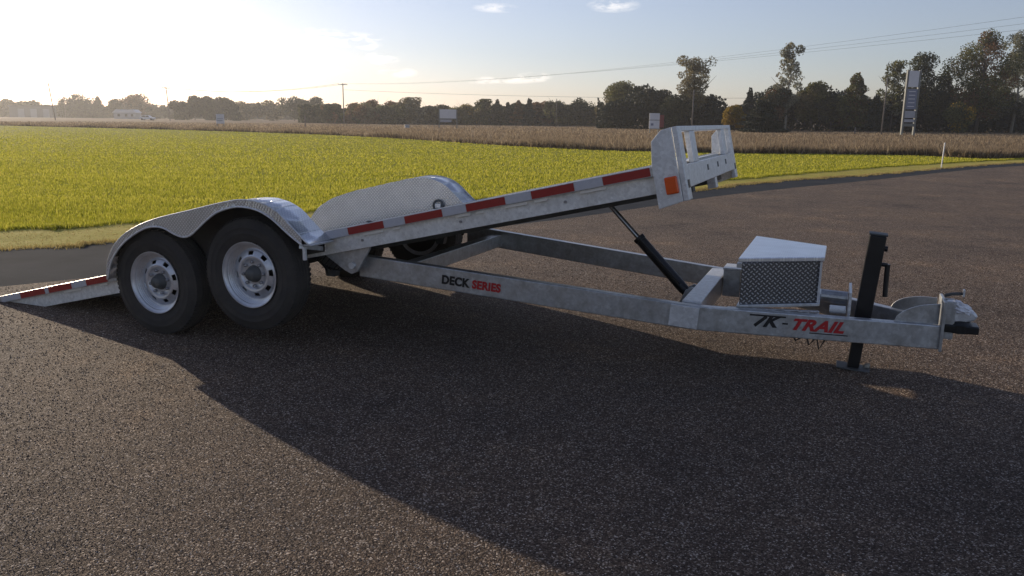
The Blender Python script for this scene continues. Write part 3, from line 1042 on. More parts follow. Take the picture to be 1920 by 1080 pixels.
rack = bpy.data.objects.new('front_rack', None); COL.objects.link(rack); rack.parent = trailer; rack.empty_display_size = .1
for s in (-1, 1):
    y0, y1 = sorted((s * 1.030, s * 1.022))
    yb0, yb1 = sorted((s * 1.054, s * 1.062))
    mb = MB(); mb.prism([(FRONT - .155, -.235), (FRONT - .02, -.215), (FRONT - .02, .19), (FRONT - .075, .185), (FRONT - .135, .135), (FRONT - .155, .0)], yb0, yb1, D_)
    mb.build('end_plate', M['zinc_bright'], rack, .003)
    rack_box('end_post', X0, X1, *sorted((s * 1.052, s * .945)), -.215, .19, M['zinc_bright'], rack)
    rack_box('upright', X0, X1, *sorted((s * .71, s * .55)), -.021, .159, M['zinc_bright'], rack)
    rack_box('marker_light', FRONT - .098, FRONT - .03, *sorted((s * 1.0625, s * 1.082)), -.165, -.07, M['amber'], rack, .008)
    rack_box('bolt_socket', X1, X1 + .003, *sorted((s * 1.01, s * .965)), -.150, -.105, M['black_paint'], rack, 0)
rack_box('top_bar', X0, X1, -.944, .944, .160, .19, M['zinc_bright'], rack)
rack_box('lower_panel', X0, X1, -.944, .944, -.150, -.022, M['zinc_bright'], rack)
for y in (-.30, .12, .5):
    rack_box('vent_hole', X1, X1 + .0025, y, y + .045, -.09, -.055, M['dark_steel'], rack, 0)
rack_box('under_bracket', FRONT - .10, FRONT - .04, .28, .36, -.235, -.155, M['zinc_bright'], trailer)
rack_box('junction_box', FRONT - .30, FRONT - .10, .45, .98, -.21, -.155, M['black_paint'], trailer, .008)

# --- toolbox
ZB, ZT = .462, .742
tb = bpy.data.objects.new('toolbox', None); COL.objects.link(tb); tb.parent = trailer; tb.empty_display_size = .1
XR, XF, WR, WF = 2.285, 2.725, .50, .225


def trap(mb, xr, xf, wr, wf, z0, z1, dz=0.):
    return mb.hexa([(xr, -wr, z0), (xf, -wf, z0), (xf, wf, z0), (xr, wr, z0), (xr, -wr, z1), (xf, -wf, z1 - dz), (xf, wf, z1 - dz), (xr, wr, z1)])


mb = MB(); trap(mb, XR, XF, WR, WF, ZB, ZT - .018); mb.build('box_body', M['tread_box'], tb, .006)
mb = MB(); trap(mb, XR - .02, XF + .022, WR + .018, WF + .018, ZT - .016, ZT + .012); mb.build('box_lid', M['tread_xy'], tb, .005)
mb = MB(); trap(mb, XR - .014, XF + .016, WR + .012, WF + .012, ZB - .022, ZB - .001); mb.build('box_base', M['zinc'], tb, .004)
mb = MB(); mb.box(XR - .045, XR - .004, -.37, -.30, ZT - .075, ZT - .045); mb.build('latch', M['zinc_bright'], tb, .004)
mb = MB(); mb.bar((XF + .004, -WF - .008, ZB), (XF + .004, -WF - .008, ZT - .02), .014, .014, (1, 0, 0)); mb.build('corner_angle', M['zinc_bright'], tb, .002)
mb = MB(); mb.box(2.24, 2.80, -.62, -.30, .425, .438); 

# mounting rail between the box and the tongue, near side
mb = MB(); mb.bar((2.22, -.50, .425), (2.74, -.29, .408), .03, .034); mb.build('box_mount', M['tread_boxy'], trailer, .003)
mb = MB(); mb.bar((2.22, .50, .425), (2.74, .29, .408), .03, .034); mb.build('box_mount', M['tread_boxy'], trailer, .003)

# --- jack, coupler
ja = Vector((math.sin(BE), 0, math.cos(BE)))
jb = Vector((2.973, 0, 0))


def jp(t, x=0, y=0):
    p = jb + ja * t
    return (p.x + x * math.cos(BE), y, p.z - x * math.sin(BE))


jack = bpy.data.objects.new('jack', None); COL.objects.link(jack); jack.parent = trailer; jack.empty_display_size = .1


def jbox(name, x0, x1, y0, y1, t0, t1, m, bev=.004):
    c = [jp(t, x, y) for t in (t0, t1) for (x, y) in ((x0, y0), (x1, y0), (x1, y1), (x0, y1))]
    return MB().hexa(c).build(name, m, jack, bev)


jbox('outer_tube', -.048, .048, -.048, .048, .215, .880, M['black_paint'], .008)
jbox('tube_cap', -.054, .054, -.054, .054, .881, .893, M['dark_steel'], .004)
jbox('inner_leg', -.036, .036, -.036, .036, .014, .214, M['black_paint'], .006)
jbox('foot_plate', -.10, .10, -.075, .075, 0.003, .014, M['dark_steel'], .003)
mb = MB(); mb.tube([jp(.80, .048, 0), jp(.80, .068, 0)], .018, 12); mb.build('crank_hub', M['black_paint'], jack)
mb = MB(); mb.tube([jp(.70, .05, .0), jp(.70, .085, .0)], .013, 10); mb.build('crank_shaft', M['black_paint'], jack)
mb = MB(); mb.tube([jp(.705, .085, 0), jp(.64, .090, 0), jp(.50, .105, 0)], .016, 10); mb.build('crank_handle', M['black_paint'], jack)
# jack mounting: plates between the rails
mb = MB(); mb.box(2.905, 2.922, -.17, .17, .30, .53); mb.build('jack_mount', M['zinc_bright'], trailer, .003)
mb = MB(); mb.box(2.80, 2.90, -.10, .10, .37, .385); mb.build('jack_shelf', M['zinc'], trailer, .003)
mb = MB(); mb.tube([(2.74, .02, .46), (2.90, .02, .455)], .042, 16); mb.build('hydraulic_tank', M['zinc'], trailer, smooth=False)
mb = MB(); mb.bar((3.05, 0, .27), (3.30, 0, .25), .05, .012); mb.build('skid_bar', M['black_paint'], trailer, .002)
mb = MB(); mb.bar((3.215, -.02, .265), (3.215, -.02, .225), .014, .014, (1, 0, 0)); mb.build('skid_pin', M['black_paint'], trailer)
for k, x in enumerate((2.62, 2.70, 2.76)):
    mb = MB(); mb.tube([(x - .02, -.27, .262), (x, -.27, .215 - .02 * k), (x + .03, -.265, .235), (x + .05, -.25, .265)], .006, 6)
    mb.build('loose_wire', M['black_paint'], trailer, smooth=True)
# gusset arches on the tongue ahead of the jack
for s in (-1, 1):
    arc = [(3.17, gz(3.17) + .002)] + [(3.17 + .235 * (1 - math.cos(a)), gz(3.2) + .112 * math.sin(a)) for a in np.linspace(.12, math.pi / 2, 10)] + [(3.42, gz(3.2) + .113), (3.42, gz(3.42) + .002)]
    mb = MB()
    y = s * .12
    n = len(arc)
    def off(x): return s * (.088 + (3.43 - x) * .415)
    vs = [(x, off(x) - .005, z) for x, z in arc] + [(x, off(x) + .005, z) for x, z in arc]
    mb.add(vs, [tuple(range(n)), tuple(reversed(range(n, 2 * n)))] + [(i, i + n, (i + 1) % n + n, (i + 1) % n) for i in range(n)])
    mb.build('gusset_plate', M['zinc'], trailer, .002)
# coupler channel plate, coupler
mb = MB(); mb.box(3.432, 3.450, -.135, .135, .205, .515); mb.build('coupler_plate', M['zinc'], trailer, .004)
for y in (-.055, .045):
    mb = MB(); mb.box(3.4505, 3.51, y, y + .010, .27, .505); mb.build('coupler_cheek', M['zinc'], trailer, .003)
cp = bpy.data.objects.new('coupler', None); COL.objects.link(cp); cp.parent = trailer; cp.empty_display_size = .1; cp.location = (-.055, 0, .028)
mb = MB(); mb.prism([(3.515, .335), (3.515, .47), (3.56, .475), (3.60, .44), (3.665, .42), (3.69, .395), (3.67, .365), (3.60, .345)], -.045, .045); mb.build('coupler_body', M['zinc_bright'], cp, .012)
mb = MB(); mb.tube([(3.60, 0, .285), (3.60, 0, .335), (3.60, 0, .352), (3.60, 0, .366)], [.072, .072, .06, .035], 24); mb.build('ball_socket', M['black_paint'], cp)
mb = MB(); mb.box(3.512, 3.70, -.066, .066, .286, .336); mb.build('coupler_shoe', M['black_paint'], cp, .008)
mb = MB(); mb.tube([(3.50, 0, .50), (3.54, 0, .515), (3.60, 0, .522)], .010, 8); mb.build('latch_lever', M['dark_steel'], cp, smooth=True)
mb = MB(); mb.box(3.596, 3.606, -.02, .02, .505, .548); mb.build('lever_tab', M['zinc_bright'], cp, .002)
# crumpled plastic wrapped round the coupler latch
me = bpy.data.meshes.new('plastic_wrap'); bm = bmesh.new(); bmesh.ops.create_icosphere(bm, subdivisions=3, radius=1)
for v in bm.verts:
    p = v.co.copy(); k = 1 + .22 * math.sin(p.x * 7 + p.z * 5) * math.sin(p.y * 9 + 1) + .16 * math.sin(p.z * 13 + p.x * 4)
    v.co = Vector((p.x * .052 * (1.3 - .3 * p.x), p.y * .04, p.z * .030 * (1.1 - .6 * p.x))) * k
bm.to_mesh(me); bm.free(); me.materials.append(M['plastic'])
o = bpy.data.objects.new('plastic_wrap', me); COL.objects.link(o); o.parent = cp; o.location = (3.605, -.025, .432); o.rotation_euler = (0, .35, 0)

# --- lettering on the tongue
def lettering(name, body, size, p, xdir, zdir, material, parent, shear=0., bold=0., depth=.0006, sx=1.):
    c = bpy.data.curves.new(name, 'FONT'); c.body = body; c.size = size; c.shear = shear; c.offset = bold; c.extrude = depth
    c.space_character = 1.05
    o = bpy.data.objects.new(name, c); COL.objects.link(o)
    dg = bpy.context.evaluated_depsgraph_get(); dg.update()
    me = bpy.data.meshes.new_from_object(o.evaluated_get(dg))
    COL.objects.unlink(o); bpy.data.objects.remove(o); 
    me.name = name
    o = bpy.data.objects.new(name, me); COL.objects.link(o)
    me.materials.clear(); me.materials.append(material)
    x = Vector(xdir).normalized(); z = Vector(zdir).normalized()
    y = z.cross(x).normalized(); x = y.cross(z).normalized()
    R = Matrix((x * sx, y, z)).transposed().to_4x4()
    o.parent = parent
    o.matrix_local = Matrix.Translation(p) @ R
    return o


def rail_point(x, up):
    """outer face of the nearer tongue rail"""
    if x < 2.05:
        y = -(.852 - (x + .20) * (.185 / 2.2)) - .0345
        dirv = Vector((1, .185 / 2.2, -BE))
    else:
        y = -(.640 - (x - 2.10) * (.552 / 1.33)) - .0365
        dirv = Vector((1, .552 / 1.33, -BE))
    nrm_ = Vector((dirv.y, -dirv.x, 0)).normalized()
    return Vector((x, y, gz(x) - up)), dirv, nrm_


p, dv, nv = rail_point(.41, .103)
lettering('lettering', 'DECK', .078, p + nv * .001, dv, nv, M['black_print'], RAILS[-1], 0, .0038, sx=.92)
p, dv, nv = rail_point(.625, .103)
lettering('lettering', 'SERIES', .074, p + nv * .001, dv, nv, M['red_print'], RAILS[-1], 0, .0036, sx=.92)
p, dv, nv = rail_point(2.435, .088)
lettering('lettering', 'K', .098, p + nv * .001, dv, nv, M['black_print'], RAILS[-1], .4, .004, sx=1.25)
p, dv, nv = rail_point(2.36, .022)
mb = MB(); a = p + nv * .001; b_ = a + dv.normalized() * .22
mb.bar(a, b_, .0012, .010, (0, 0, 1)); mb.build('logo_bar', M['black_print'], RAILS[-1])
mb = MB(); q1 = rail_point(2.40, .027)[0] + nv * .001; q2 = rail_point(2.365, .09)[0] + nv * .001
mb.bar(rail_point(2.455, .026)[0] + nv * .001, rail_point(2.39, .088)[0] + nv * .001, .0012, .020, tuple(dv)); mb.build('logo_bar', M['black_print'], RAILS[-1])
p, dv, nv = rail_point(2.545, .062)
mb = MB(); mb.bar(p + nv * .001, p + nv * .001 + dv.normalized() * .034, .0012, .010); mb.build('logo_dash', M['black_print'], RAILS[-1])
p, dv, nv = rail_point(2.585, .092)
lettering('lettering', 'TRAIL', .094, p + nv * .001, dv, nv, M['red_print'], RAILS[-1], .35, .004, sx=1.28)
p, dv, nv = rail_point(2.70, .107)
mb = MB(); mb.bar(p + nv * .001, p + nv * .001 + dv.normalized() * .235, .0012, .006); mb.build('logo_underline', M['black_print'], RAILS[-1])

# ============================================================ background trees
def tri_cards(C, S, flat=.0):
    """two crossed-ish random triangles per clump centre -> vertices, faces"""
    n = len(C)
    V = np.empty((n, 4, 3))
    a = rng.normal(size=(n, 3)); a /= np.linalg.norm(a, axis=1)[:, None]
    b = rng.normal(size=(n, 3)); b -= a * (a * b).sum(1)[:, None]; b /= np.linalg.norm(b, axis=1)[:, None]
    b[:, 2] *= 1 - flat
    w = S * rng.uniform(.5, 1.15, n); h = S * rng.uniform(.6, 1.3, n)
    V[:, 0] = C - a * w[:, None] * .5
    V[:, 1] = C - b * h[:, None] * .5
    V[:, 2] = C + a * w[:, None] * .5
    V[:, 3] = C + b * h[:, None] * .5
    return V.reshape(-1, 3), np.arange(4 * n).reshape(-1, 4)


def crown_points(n, H, Wd, form):
    """leaf clump centres for a crown of height H and width Wd, base at z=0"""
    if form == 'cone':
        z = H * (1 - np.sqrt(rng.random(n)) ** 1.15)
        tiers = .78 + .22 * np.sin(z / H * 34 + rng.uniform(0, 6))
        rmax = Wd / 2 * (1 - z / H) ** .82 * tiers + .05 * Wd
        r = rmax * rng.uniform(.35, 1, n) ** .6; a = rng.uniform(0, 2 * math.pi, n)
        lump = 1 + .22 * np.sin(a * 3 + z * 2.1)
        return np.stack([r * lump * np.cos(a), r * lump * np.sin(a), z - r * .12], 1)
    # lobed crown built of many sub-blobs
    k = {'dome': 16, 'tall': 38, 'airy': 30, 'vase': 28, 'block': 26, 'low': 14}[form]
    cs, rs = [], []
    for i in range(k):
        t = (i + .5) / k
        if form == 'dome':
            a = rng.uniform(0, 6.28); q = rng.uniform(0, .36) * Wd; zz = H * rng.uniform(.2, .78) * (1 - (q / Wd) ** 2 * 1.5); R = Wd * rng.uniform(.12, .21)
        elif form == 'tall':
            a = rng.uniform(0, 6.28); zz = H * (.06 + .88 * t); prof = math.sin(math.pi * min(1, .22 + .74 * t)) ** .7
            q = rng.uniform(.03, .36) * Wd * prof; R = Wd * rng.uniform(.07, .14) * (.65 + .5 * prof)
        elif form == 'airy':
            a = rng.uniform(0, 6.28); zz = H * (.08 + .88 * t); q = rng.uniform(.02, .40) * Wd * (1.05 - .6 * t); R = Wd * rng.uniform(.06, .12)
        elif form == 'vase':
            a = rng.uniform(0, 6.28); zz = H * (.15 + .75 * t); q = rng.uniform(.04, .40) * Wd * (.55 + .6 * t) * (1 - .45 * max(0, t - .6)); R = Wd * rng.uniform(.07, .13)
        elif form == 'block':
            a = rng.uniform(0, 6.28); zz = H * rng.uniform(.15, .86); q = rng.uniform(.0, .43) * Wd; R = Wd * rng.uniform(.08, .13)
        else:
            a = rng.uniform(0, 6.28); zz = H * rng.uniform(.15, .75); q = rng.uniform(0, .42) * Wd; R = min(Wd * .2, H * .3) * rng.uniform(.7, 1.2)
        cs.append((q * math.cos(a), q * math.sin(a), zz)); rs.append(R)
    cs, rs = np.array(cs), np.array(rs)
    w = rs ** 2.2; w /= w.sum()
    idx = rng.choice(k, n, p=w)
    d = rng.normal(size=(n, 3)); d /= np.linalg.norm(d, axis=1)[:, None]
    rad = rs[idx] * rng.uniform(.3, 1.12, n) ** .55
    sq = np.array([1, 1, .85])
    P = cs[idx] + d * rad[:, None] * sq
    P[:, 2] = np.clip(P[:, 2], .0, H * 1.02)
    return P


def tree(name, label, cat, u, vtop, Y, wpx, form, leaf, bark='bark', base=.12, n=None, card=None, group=None, trunk=True, extra=None):
    x = along(u, Y)
    dd = math.hypot(x, Y)
    H = height_at(u, vtop, Y)
    Wd = wpx / F_PX * Y
    root = thing(name, label, cat, (x, Y, -.012), random.uniform(0, 6.28), group)
    cb = H * base
    n = int((n or int(1500 + 26 * wpx)) * {'tall': 2.1, 'airy': 2.0, 'vase': 2.2}.get(form, 2.6))
    card = card or max(.18, Y * .0021)
    Wd *= {'tall': 1.8, 'airy': 1.75, 'vase': 1.55, 'cone': 1.3}.get(form, 1.25)
    H *= {'low': 1.1, 'dome': 1.05}.get(form, 1.0)
    P = crown_points(n, H - cb, Wd, form)
    P[:, 2] += cb
    V, Fq = tri_cards(P, np.full(len(P), card))
    crown = raw_mesh('crown', V, Fq, M[leaf], root)
    if extra:
        leaf2, frac = extra
        k = int(n * frac)
        P2 = crown_points(k, H - cb, Wd * .9, form); P2[:, 2] += cb
        V, Fq = tri_cards(P2, np.full(k, card))
        raw_mesh('turning_leaves', V, Fq, M[leaf2], root)
    if trunk:
        r0 = max(.07, H * .016)
        mb = MB()
        top = H * (.93 if form == 'cone' else .72)
        pts = [(0, 0, 0), (.02 * H * random.uniform(-1, 1), .02 * H * random.uniform(-1, 1), top * .5), (.03 * H * random.uniform(-1, 1), .03 * H * random.uniform(-1, 1), top)]
        mb.tube(pts, [r0, r0 * .65, r0 * .2], 7)
        mb.build('trunk', M[bark], root, smooth=True)
        if form != 'cone':
            mb = MB()
            for i in range(7):
                t = random.uniform(.28, .85); a = random.uniform(0, 6.28)
                zz = top * t; L = Wd * random.uniform(.2, .38)
                mb.tube([(0, 0, zz), (math.cos(a) * L * .5, math.sin(a) * L * .5, zz + L * .4), (math.cos(a) * L, math.sin(a) * L, zz + L * .95)], [r0 * .45, r0 * .28, r0 * .08], 5)
            mb.build('limbs', M[bark], root, smooth=True)
            root.children[-1]['kind'] = 'stuff'
    return root


GR = 'trees in the wood behind the pylon sign'
tree('tall_tree', 'tall tan leaved tree on a bare stem behind the deck rack', 'tree', 1298, 100, 150, 66, 'vase', 'leaf_tan', base=.22, n=2600, extra=('leaf_silver', .25))
tree('round_tree', 'broad round headed dark green tree beside the spiky conifer row', 'tree', 1165, 156, 175, 92, 'dome', 'leaf_mid', base=.06, n=5200, extra=('leaf_tan', .3))
tree('round_tree', 'second half of the broad dark tree pair, behind the small red and white sign', 'tree', 1222, 163, 178, 82, 'dome', 'leaf_dark', base=.06, n=4600, extra=('leaf_mid', .3))
tree('golden_tree', 'small golden yellow tree just beyond the deck rack', 'tree', 1378, 194, 122, 46, 'dome', 'leaf_gold', base=.08, n=2200)
tree('spruce', 'thin pointed dark spruce above the golden tree', 'conifer', 1403, 163, 150, 26, 'cone', 'needle', base=.02, n=1500)
tree('spruce', 'wide dark spruce with low skirts beside the golden tree', 'conifer', 1428, 186, 118, 74, 'cone', 'needle', base=.0, n=4200)
tree('broad_tree', 'rusty green tree in the wood under the tall pale poplar', 'tree', 1450, 150, 150, 62, 'dome', 'leaf_dark', base=.1, n=3200, extra=('leaf_rust', .35))
tree('poplar', 'tall thin pale leaved poplar rising out of the wood', 'tree', 1473, 76, 150, 50, 'airy', 'leaf_silver', 'pale_bark', base=.12, n=2000, extra=('leaf_tan', .3))
tree('broad_tree', 'green tree with rounded top next to the pale poplar', 'tree', 1520, 146, 150, 62, 'dome', 'leaf_mid', base=.1, n=3200, extra=('leaf_tan', .25))
tree('broad_tree', 'dark tree in the wood with sparse lighter tips', 'tree', 1558, 166, 148, 52, 'dome', 'leaf_dark', base=.08, n=2800, extra=('leaf_mid', .3))
tree('pointed_tree', 'pointed green tree standing over the middle of the wood', 'tree', 1600, 135, 150, 62, 'cone', 'leaf_mid', base=.12, n=3600, extra=('leaf_rust', .3))
tree('airy_tree', 'sparse airy tree behind the dark slim pole', 'tree', 1670, 112, 152, 44, 'airy', 'leaf_mid', base=.2, n=1700, extra=('leaf_silver', .3))
tree('tall_tree', 'tall dark crowned tree directly behind the pylon sign', 'tree', 1716, 98, 150, 64, 'tall', 'leaf_dark', base=.2, n=3600, extra=('leaf_mid', .3))
tree('pointed_tree', 'ragged pointed tree just past the pylon sign', 'tree', 1763, 131, 150, 56, 'cone', 'leaf_dark', base=.15, n=2600)
tree('tall_tree', 'tallest tree, brown tinged poplar towering over the wood', 'tree', 1832, 54, 145, 84, 'tall', 'leaf_mid', base=.12, n=5600, extra=('leaf_rust', .45))
tree('tall_tree', 'tall grey green sparse poplar next to the brown tinged one', 'tree', 1898, 60, 150, 74, 'airy', 'leaf_silver', 'pale_bark', base=.12, n=3600, extra=('leaf_dark', .5))
tree('broad_tree', 'low yellow green tree at the foot of the tallest poplar', 'tree', 1800, 190, 138, 50, 'low', 'leaf_mid', base=.03, n=2200, extra=('leaf_gold', .2))
tree('broad_tree', 'bushy dark tree at the end of the wood by the driveway bend', 'tree', 1960, 120, 140, 90, 'dome', 'leaf_dark', base=.05, n=3600)
tree('spruce', 'dark spruce poking up between the tall stems of the wood', 'conifer', 1640, 176, 147, 34, 'cone', 'needle', base=.0, n=1600)
tree('spruce', 'dark narrow spruce behind the deck rack uprights', 'conifer', 1332, 176, 150, 34, 'cone', 'needle', base=.0, n=1600)
tree('broad_tree', 'low dark tree tucked behind the rack and the tan tree', 'tree', 1268, 182, 150, 56, 'low', 'leaf_dark', base=.02, n=2200)

# middle row, about two hundred metres off
mids = [
    ('low reddish brown tree beside the crossarm utility pole', 700, 190, 66, 'low', 'leaf_rust', 'leaf_tan'),
    ('low rust coloured tree with flat top left of the pale tree'.replace('left of', 'next to'), 668, 193, 44, 'low', 'leaf_rust', 'leaf_mid'),
    ('pale tan tree with an open top above the roadside field', 768, 184, 46, 'airy', 'leaf_tan', 'leaf_silver'),
    ('dark green thicket tree beside the open topped tan tree', 735, 198, 46, 'low', 'leaf_dark', 'leaf_mid'),
    ('dull green low tree behind the white billboard', 812, 200, 58, 'low', 'leaf_dark', 'leaf_tan'),
    ('bright green bushy tree just past the white billboard', 872, 193, 48, 'dome', 'leaf_mid', 'leaf_gold'),
    ('feathery green tree with upright tips past the billboard', 905, 187, 34, 'airy', 'leaf_mid', 'leaf_tan'),
    ('thin pointed conifer, first of the short dark row', 932, 186, 22, 'cone', 'needle', None),
    ('thin pointed conifer with a brownish neighbour in the short row', 952, 192, 20, 'cone', 'needle', None),
    ('brown tinged conifer shaped tree in the short dark row', 972, 188, 24, 'cone', 'leaf_rust', 'leaf_dark'),
    ('narrow dark conifer halfway along the short row', 992, 184, 24, 'cone', 'needle', None),
    ('rusty broad tree towards the end of the short conifer row', 1018, 190, 36, 'low', 'leaf_rust', 'leaf_dark'),
    ('dark domed tree behind the pale thin pole', 1045, 181, 44, 'dome', 'leaf_dark', 'leaf_mid'),
    ('dark thicket tree between the domed tree and the big round ones', 1085, 188, 48, 'low', 'leaf_dark', 'leaf_mid'),
    ('tan green shrub sized tree at the foot of the big round trees', 1118, 200, 34, 'low', 'leaf_tan', 'leaf_mid'),
    ('rounded dark tree ahead of the crossarm utility pole', 618, 192, 40, 'dome', 'leaf_dark', 'leaf_rust'),
]
for lb, u, vt, w, form, leaf, ex in mids:
    nm = 'conifer' if form == 'cone' else 'tree'
    tree({'cone': 'conifer', 'airy': 'open_tree', 'dome': 'round_tree', 'low': 'low_tree'}[form], lb, nm, u, vt, 212 + random.uniform(-8, 8), w * 1.08, form, leaf, base=.03, n=int(900 + 26 * w), extra=(ex, .35) if ex else None)

lefts = [
    ('hazy low tree at the very edge of the far field', 8, 184, 56, 'low', 'leaf_tan', 420),
    ('hazy tree beside the long low shed', 42, 186, 40, 'low', 'leaf_dark', 430),
    ('hazy rounded tree past the leaning utility pole', 152, 178, 66, 'dome', 'leaf_dark', 400),
    ('tiny pointed hazy tree next to the rounded one', 187, 180, 18, 'cone', 'leaf_dark', 400),
    ('brownish flat topped tree in the far hazy row', 258, 178, 56, 'dome', 'leaf_rust', 390),
    ('small dark tree attached to the brownish flat topped one', 222, 187, 34, 'low', 'leaf_dark', 390),
    ('low hazy bush behind the white car', 300, 200, 44, 'low', 'leaf_dark', 380),
    ('tan low hazy tree at the end of the big dark grove', 462, 192, 50, 'low', 'leaf_tan', 330),
    ('tan and brown low tree between the grove and dark clump', 505, 192, 52, 'low', 'leaf_tan', 330),
    ('dark clump tree with ragged top in the far row', 552, 181, 50, 'dome', 'leaf_dark', 300),
    ('dark clump tree just before the crossarm utility pole', 592, 184, 46, 'dome', 'leaf_dark', 300),
]
for lb, u, vt, w, form, leaf, Yd in lefts:
    tree({'cone': 'conifer', 'dome': 'round_tree', 'low': 'low_tree'}[form], lb, 'tree', u, vt, Yd, w * 1.1, form, leaf, base=.02, n=int(700 + 20 * w))
for i, (u, vt) in enumerate(((343, 178), (366, 174), (390, 176), (413, 175), (433, 180))):
    tree('grove_tree', ['dark grove tree nearest the second utility pole', 'dark grove tree with the highest top in the flat topped grove', 'dark grove tree in the middle of the flat topped grove',
         'dark grove tree above the small white field sign', 'dark grove tree closing the flat topped grove towards the tan trees'][i].replace('nearest', 'next to'), 'tree', u, vt + 3, 300, 44, 'low', 'leaf_dark', base=.0, n=2200, group='trees of the flat topped grove')


# understorey masses that read as one dark wood
def wood_mass(name, label, u0, u1, vt, Y, depth, leaf, n, jag=1.2, card=None):
    u = rng.uniform(u0, u1, n)
    Yy = Y + rng.uniform(0, depth, n)
    d = np.array([along(q, 1.0) for q in np.linspace(u0, u1, 200)])
    x = np.interp(u, np.linspace(u0, u1, 200), d) * Yy
    Ht = np.array([height_at(q, vt, Y) for q in np.linspace(u0, u1, 200)])
    Hh = np.interp(u, np.linspace(u0, u1, 200), Ht)
    Hh = Hh + jag * (np.sin(x * .55) * .5 + np.sin(x * 1.3 + 1) * .3 + np.sin(x * .21 + 2) * .6)
    z = Hh * rng.random(n) ** .8
    P = np.stack([x, Yy, z], 1)
    V, Fq = tri_cards(P, np.full(n, card or Y * .0036))
    return tag(raw_mesh(name, V, Fq, M[leaf]), label, 'undergrowth', kind='stuff')


wood_mass('woods', 'solid dark undergrowth of the wood behind rack and pylon sign', 1120, 2150, 182, 152, 14, 'needle', 70000, 2.0)
wood_mass('woods', 'dull green undergrowth filling the middle tree row', 560, 1130, 199, 218, 10, 'leaf_dark', 30000, .9)
wood_mass('woods', 'hazy low undergrowth joining the far tree rows', -260, 640, 198, 440, 20, 'leaf_dark', 26000, 1.6)

# ============================================================ poles, wires, signs
def utility_pole(label, u, vtop, Y, lean=0., arm=True, second=False, rad=.15):
    x = along(u, Y); H = height_at(u, vtop, Y)
    p = thing('utility_pole', label, 'pole', (x, Y, -.012), 0, 'utility poles across the field')
    mb = MB(); mb.tube([(0, 0, 0), (lean * H, 0, H)], [rad, rad * .7], 10); mb.build('shaft', M['pole_wood'], p, smooth=True)
    if arm:
        mb = MB(); mb.box(lean * H - 1.15, lean * H + 1.15, -.06, .06, H - .42, H - .28); mb.build('crossarm', M['pole_wood'], p)
        for k in (-1.05, -.4, .4, 1.05):
            mb = MB(); mb.tube([(lean * H + k, 0, H - .28), (lean * H + k, 0, H - .08)], .05, 6); mb.build('insulator', M['sign_grey'], p)
    return x, Y, H


pa = utility_pole('wooden utility pole with one crossarm over the reddish trees', 645, 156, 204)
pb = utility_pole('wooden utility pole with crossarm beside the flat topped grove', 319, 163, 236, -.05)
pc = utility_pole('leaning bare topped utility pole above the long low shed', 104, 155, 214, -.09, False)
pd = utility_pole('small distant utility pole past the leaning one', 124, 178, 350, 0)
pe = utility_pole('off white thin pole in front of the dark domed tree', 1043, 185, 190, 0, False, rad=.11)
pf = utility_pole('slim grey pole rising behind the top of the deck rack', 1298, 168, 96, 0, False, rad=.09)
pg = utility_pole('slim dark pole in front of the airy tree', 1655, 146, 112, .01, False, rad=.10)

line_far = Vector((pa[0], pa[1], pa[2] - .1))
line_near = Vector((64, 28, 10.4))


def cable(label, a, b_, sag, r=.009):
    a, b_ = Vector(a), Vector(b_)
    pts = []
    for i in range(25):
        t = i / 24
        p = a.lerp(b_, t); p.z -= sag * 4 * t * (1 - t)
        pts.append(p)
    mb = MB(); mb.tube(pts, r, 5)
    o = mb.build('power_wire', M['wire'], None, smooth=True)
    return tag(o, label, 'wire', 'power wires strung over the field')


for i, (k, lb) in enumerate(((-1.05, 'power wire on the outer end of the crossarms running to the near roadside'), (.4, 'power wire between the outer two running to the near roadside'), (1.05, 'power wire on the inner end of the crossarms running to the near roadside'))):
    cable(lb, line_far + Vector((k, 0, 0)), line_near + Vector((k * .4, k * .9, 1.1 * i)), 2.0 + .4 * i)
for i, (k, lb) in enumerate(((-1.0, 'upper far wire spanning from the crossarm pole to the grove pole'), (1.0, 'lower far wire spanning from the crossarm pole to the grove pole'))):
    cable(lb, line_far + Vector((k, 0, 0)), (pb[0] - .6 + k, pb[1], pb[2] - .1), 1.6, .03)
cable('far wire running on from the grove pole past the leaning pole', (pb[0] - .6, pb[1], pb[2] - .1), (-260, 290, 10), 1.8, .03)
cable('faint lower wire crossing in front of the wood', (pa[0], pa[1], pa[2] - 1.6), (150, 132, 9.5), 2.5, .025)


def sign_posts(par, w, h, r, m):
    for s in (-1, 1):
        mb = MB(); mb.box(s * w - r, s * w + r, -r, r, 0, h); mb.build('post', M[m], par)


# field sign
Y = 112; x = along(413, Y)
s = thing('field_sign', 'small white and grey sign standing in the field before the grove', 'sign', (x, Y, -.012), .1)
mb = MB(); mb.box(-.55, .55, -.05, .05, .55, 1.85); mb.build('board', M['sign_white'], s, .02)
mb = MB(); mb.box(-.42, .42, -.058, -.0505, 1.20, 1.30); mb.build('print_line', M['sign_grey'], s)
mb = MB(); mb.box(-.42, .30, -.058, -.0505, .92, 1.05); mb.build('print_line', M['sign_grey'], s)
sign_posts(s, .45, .55, .05, 'sign_frame')
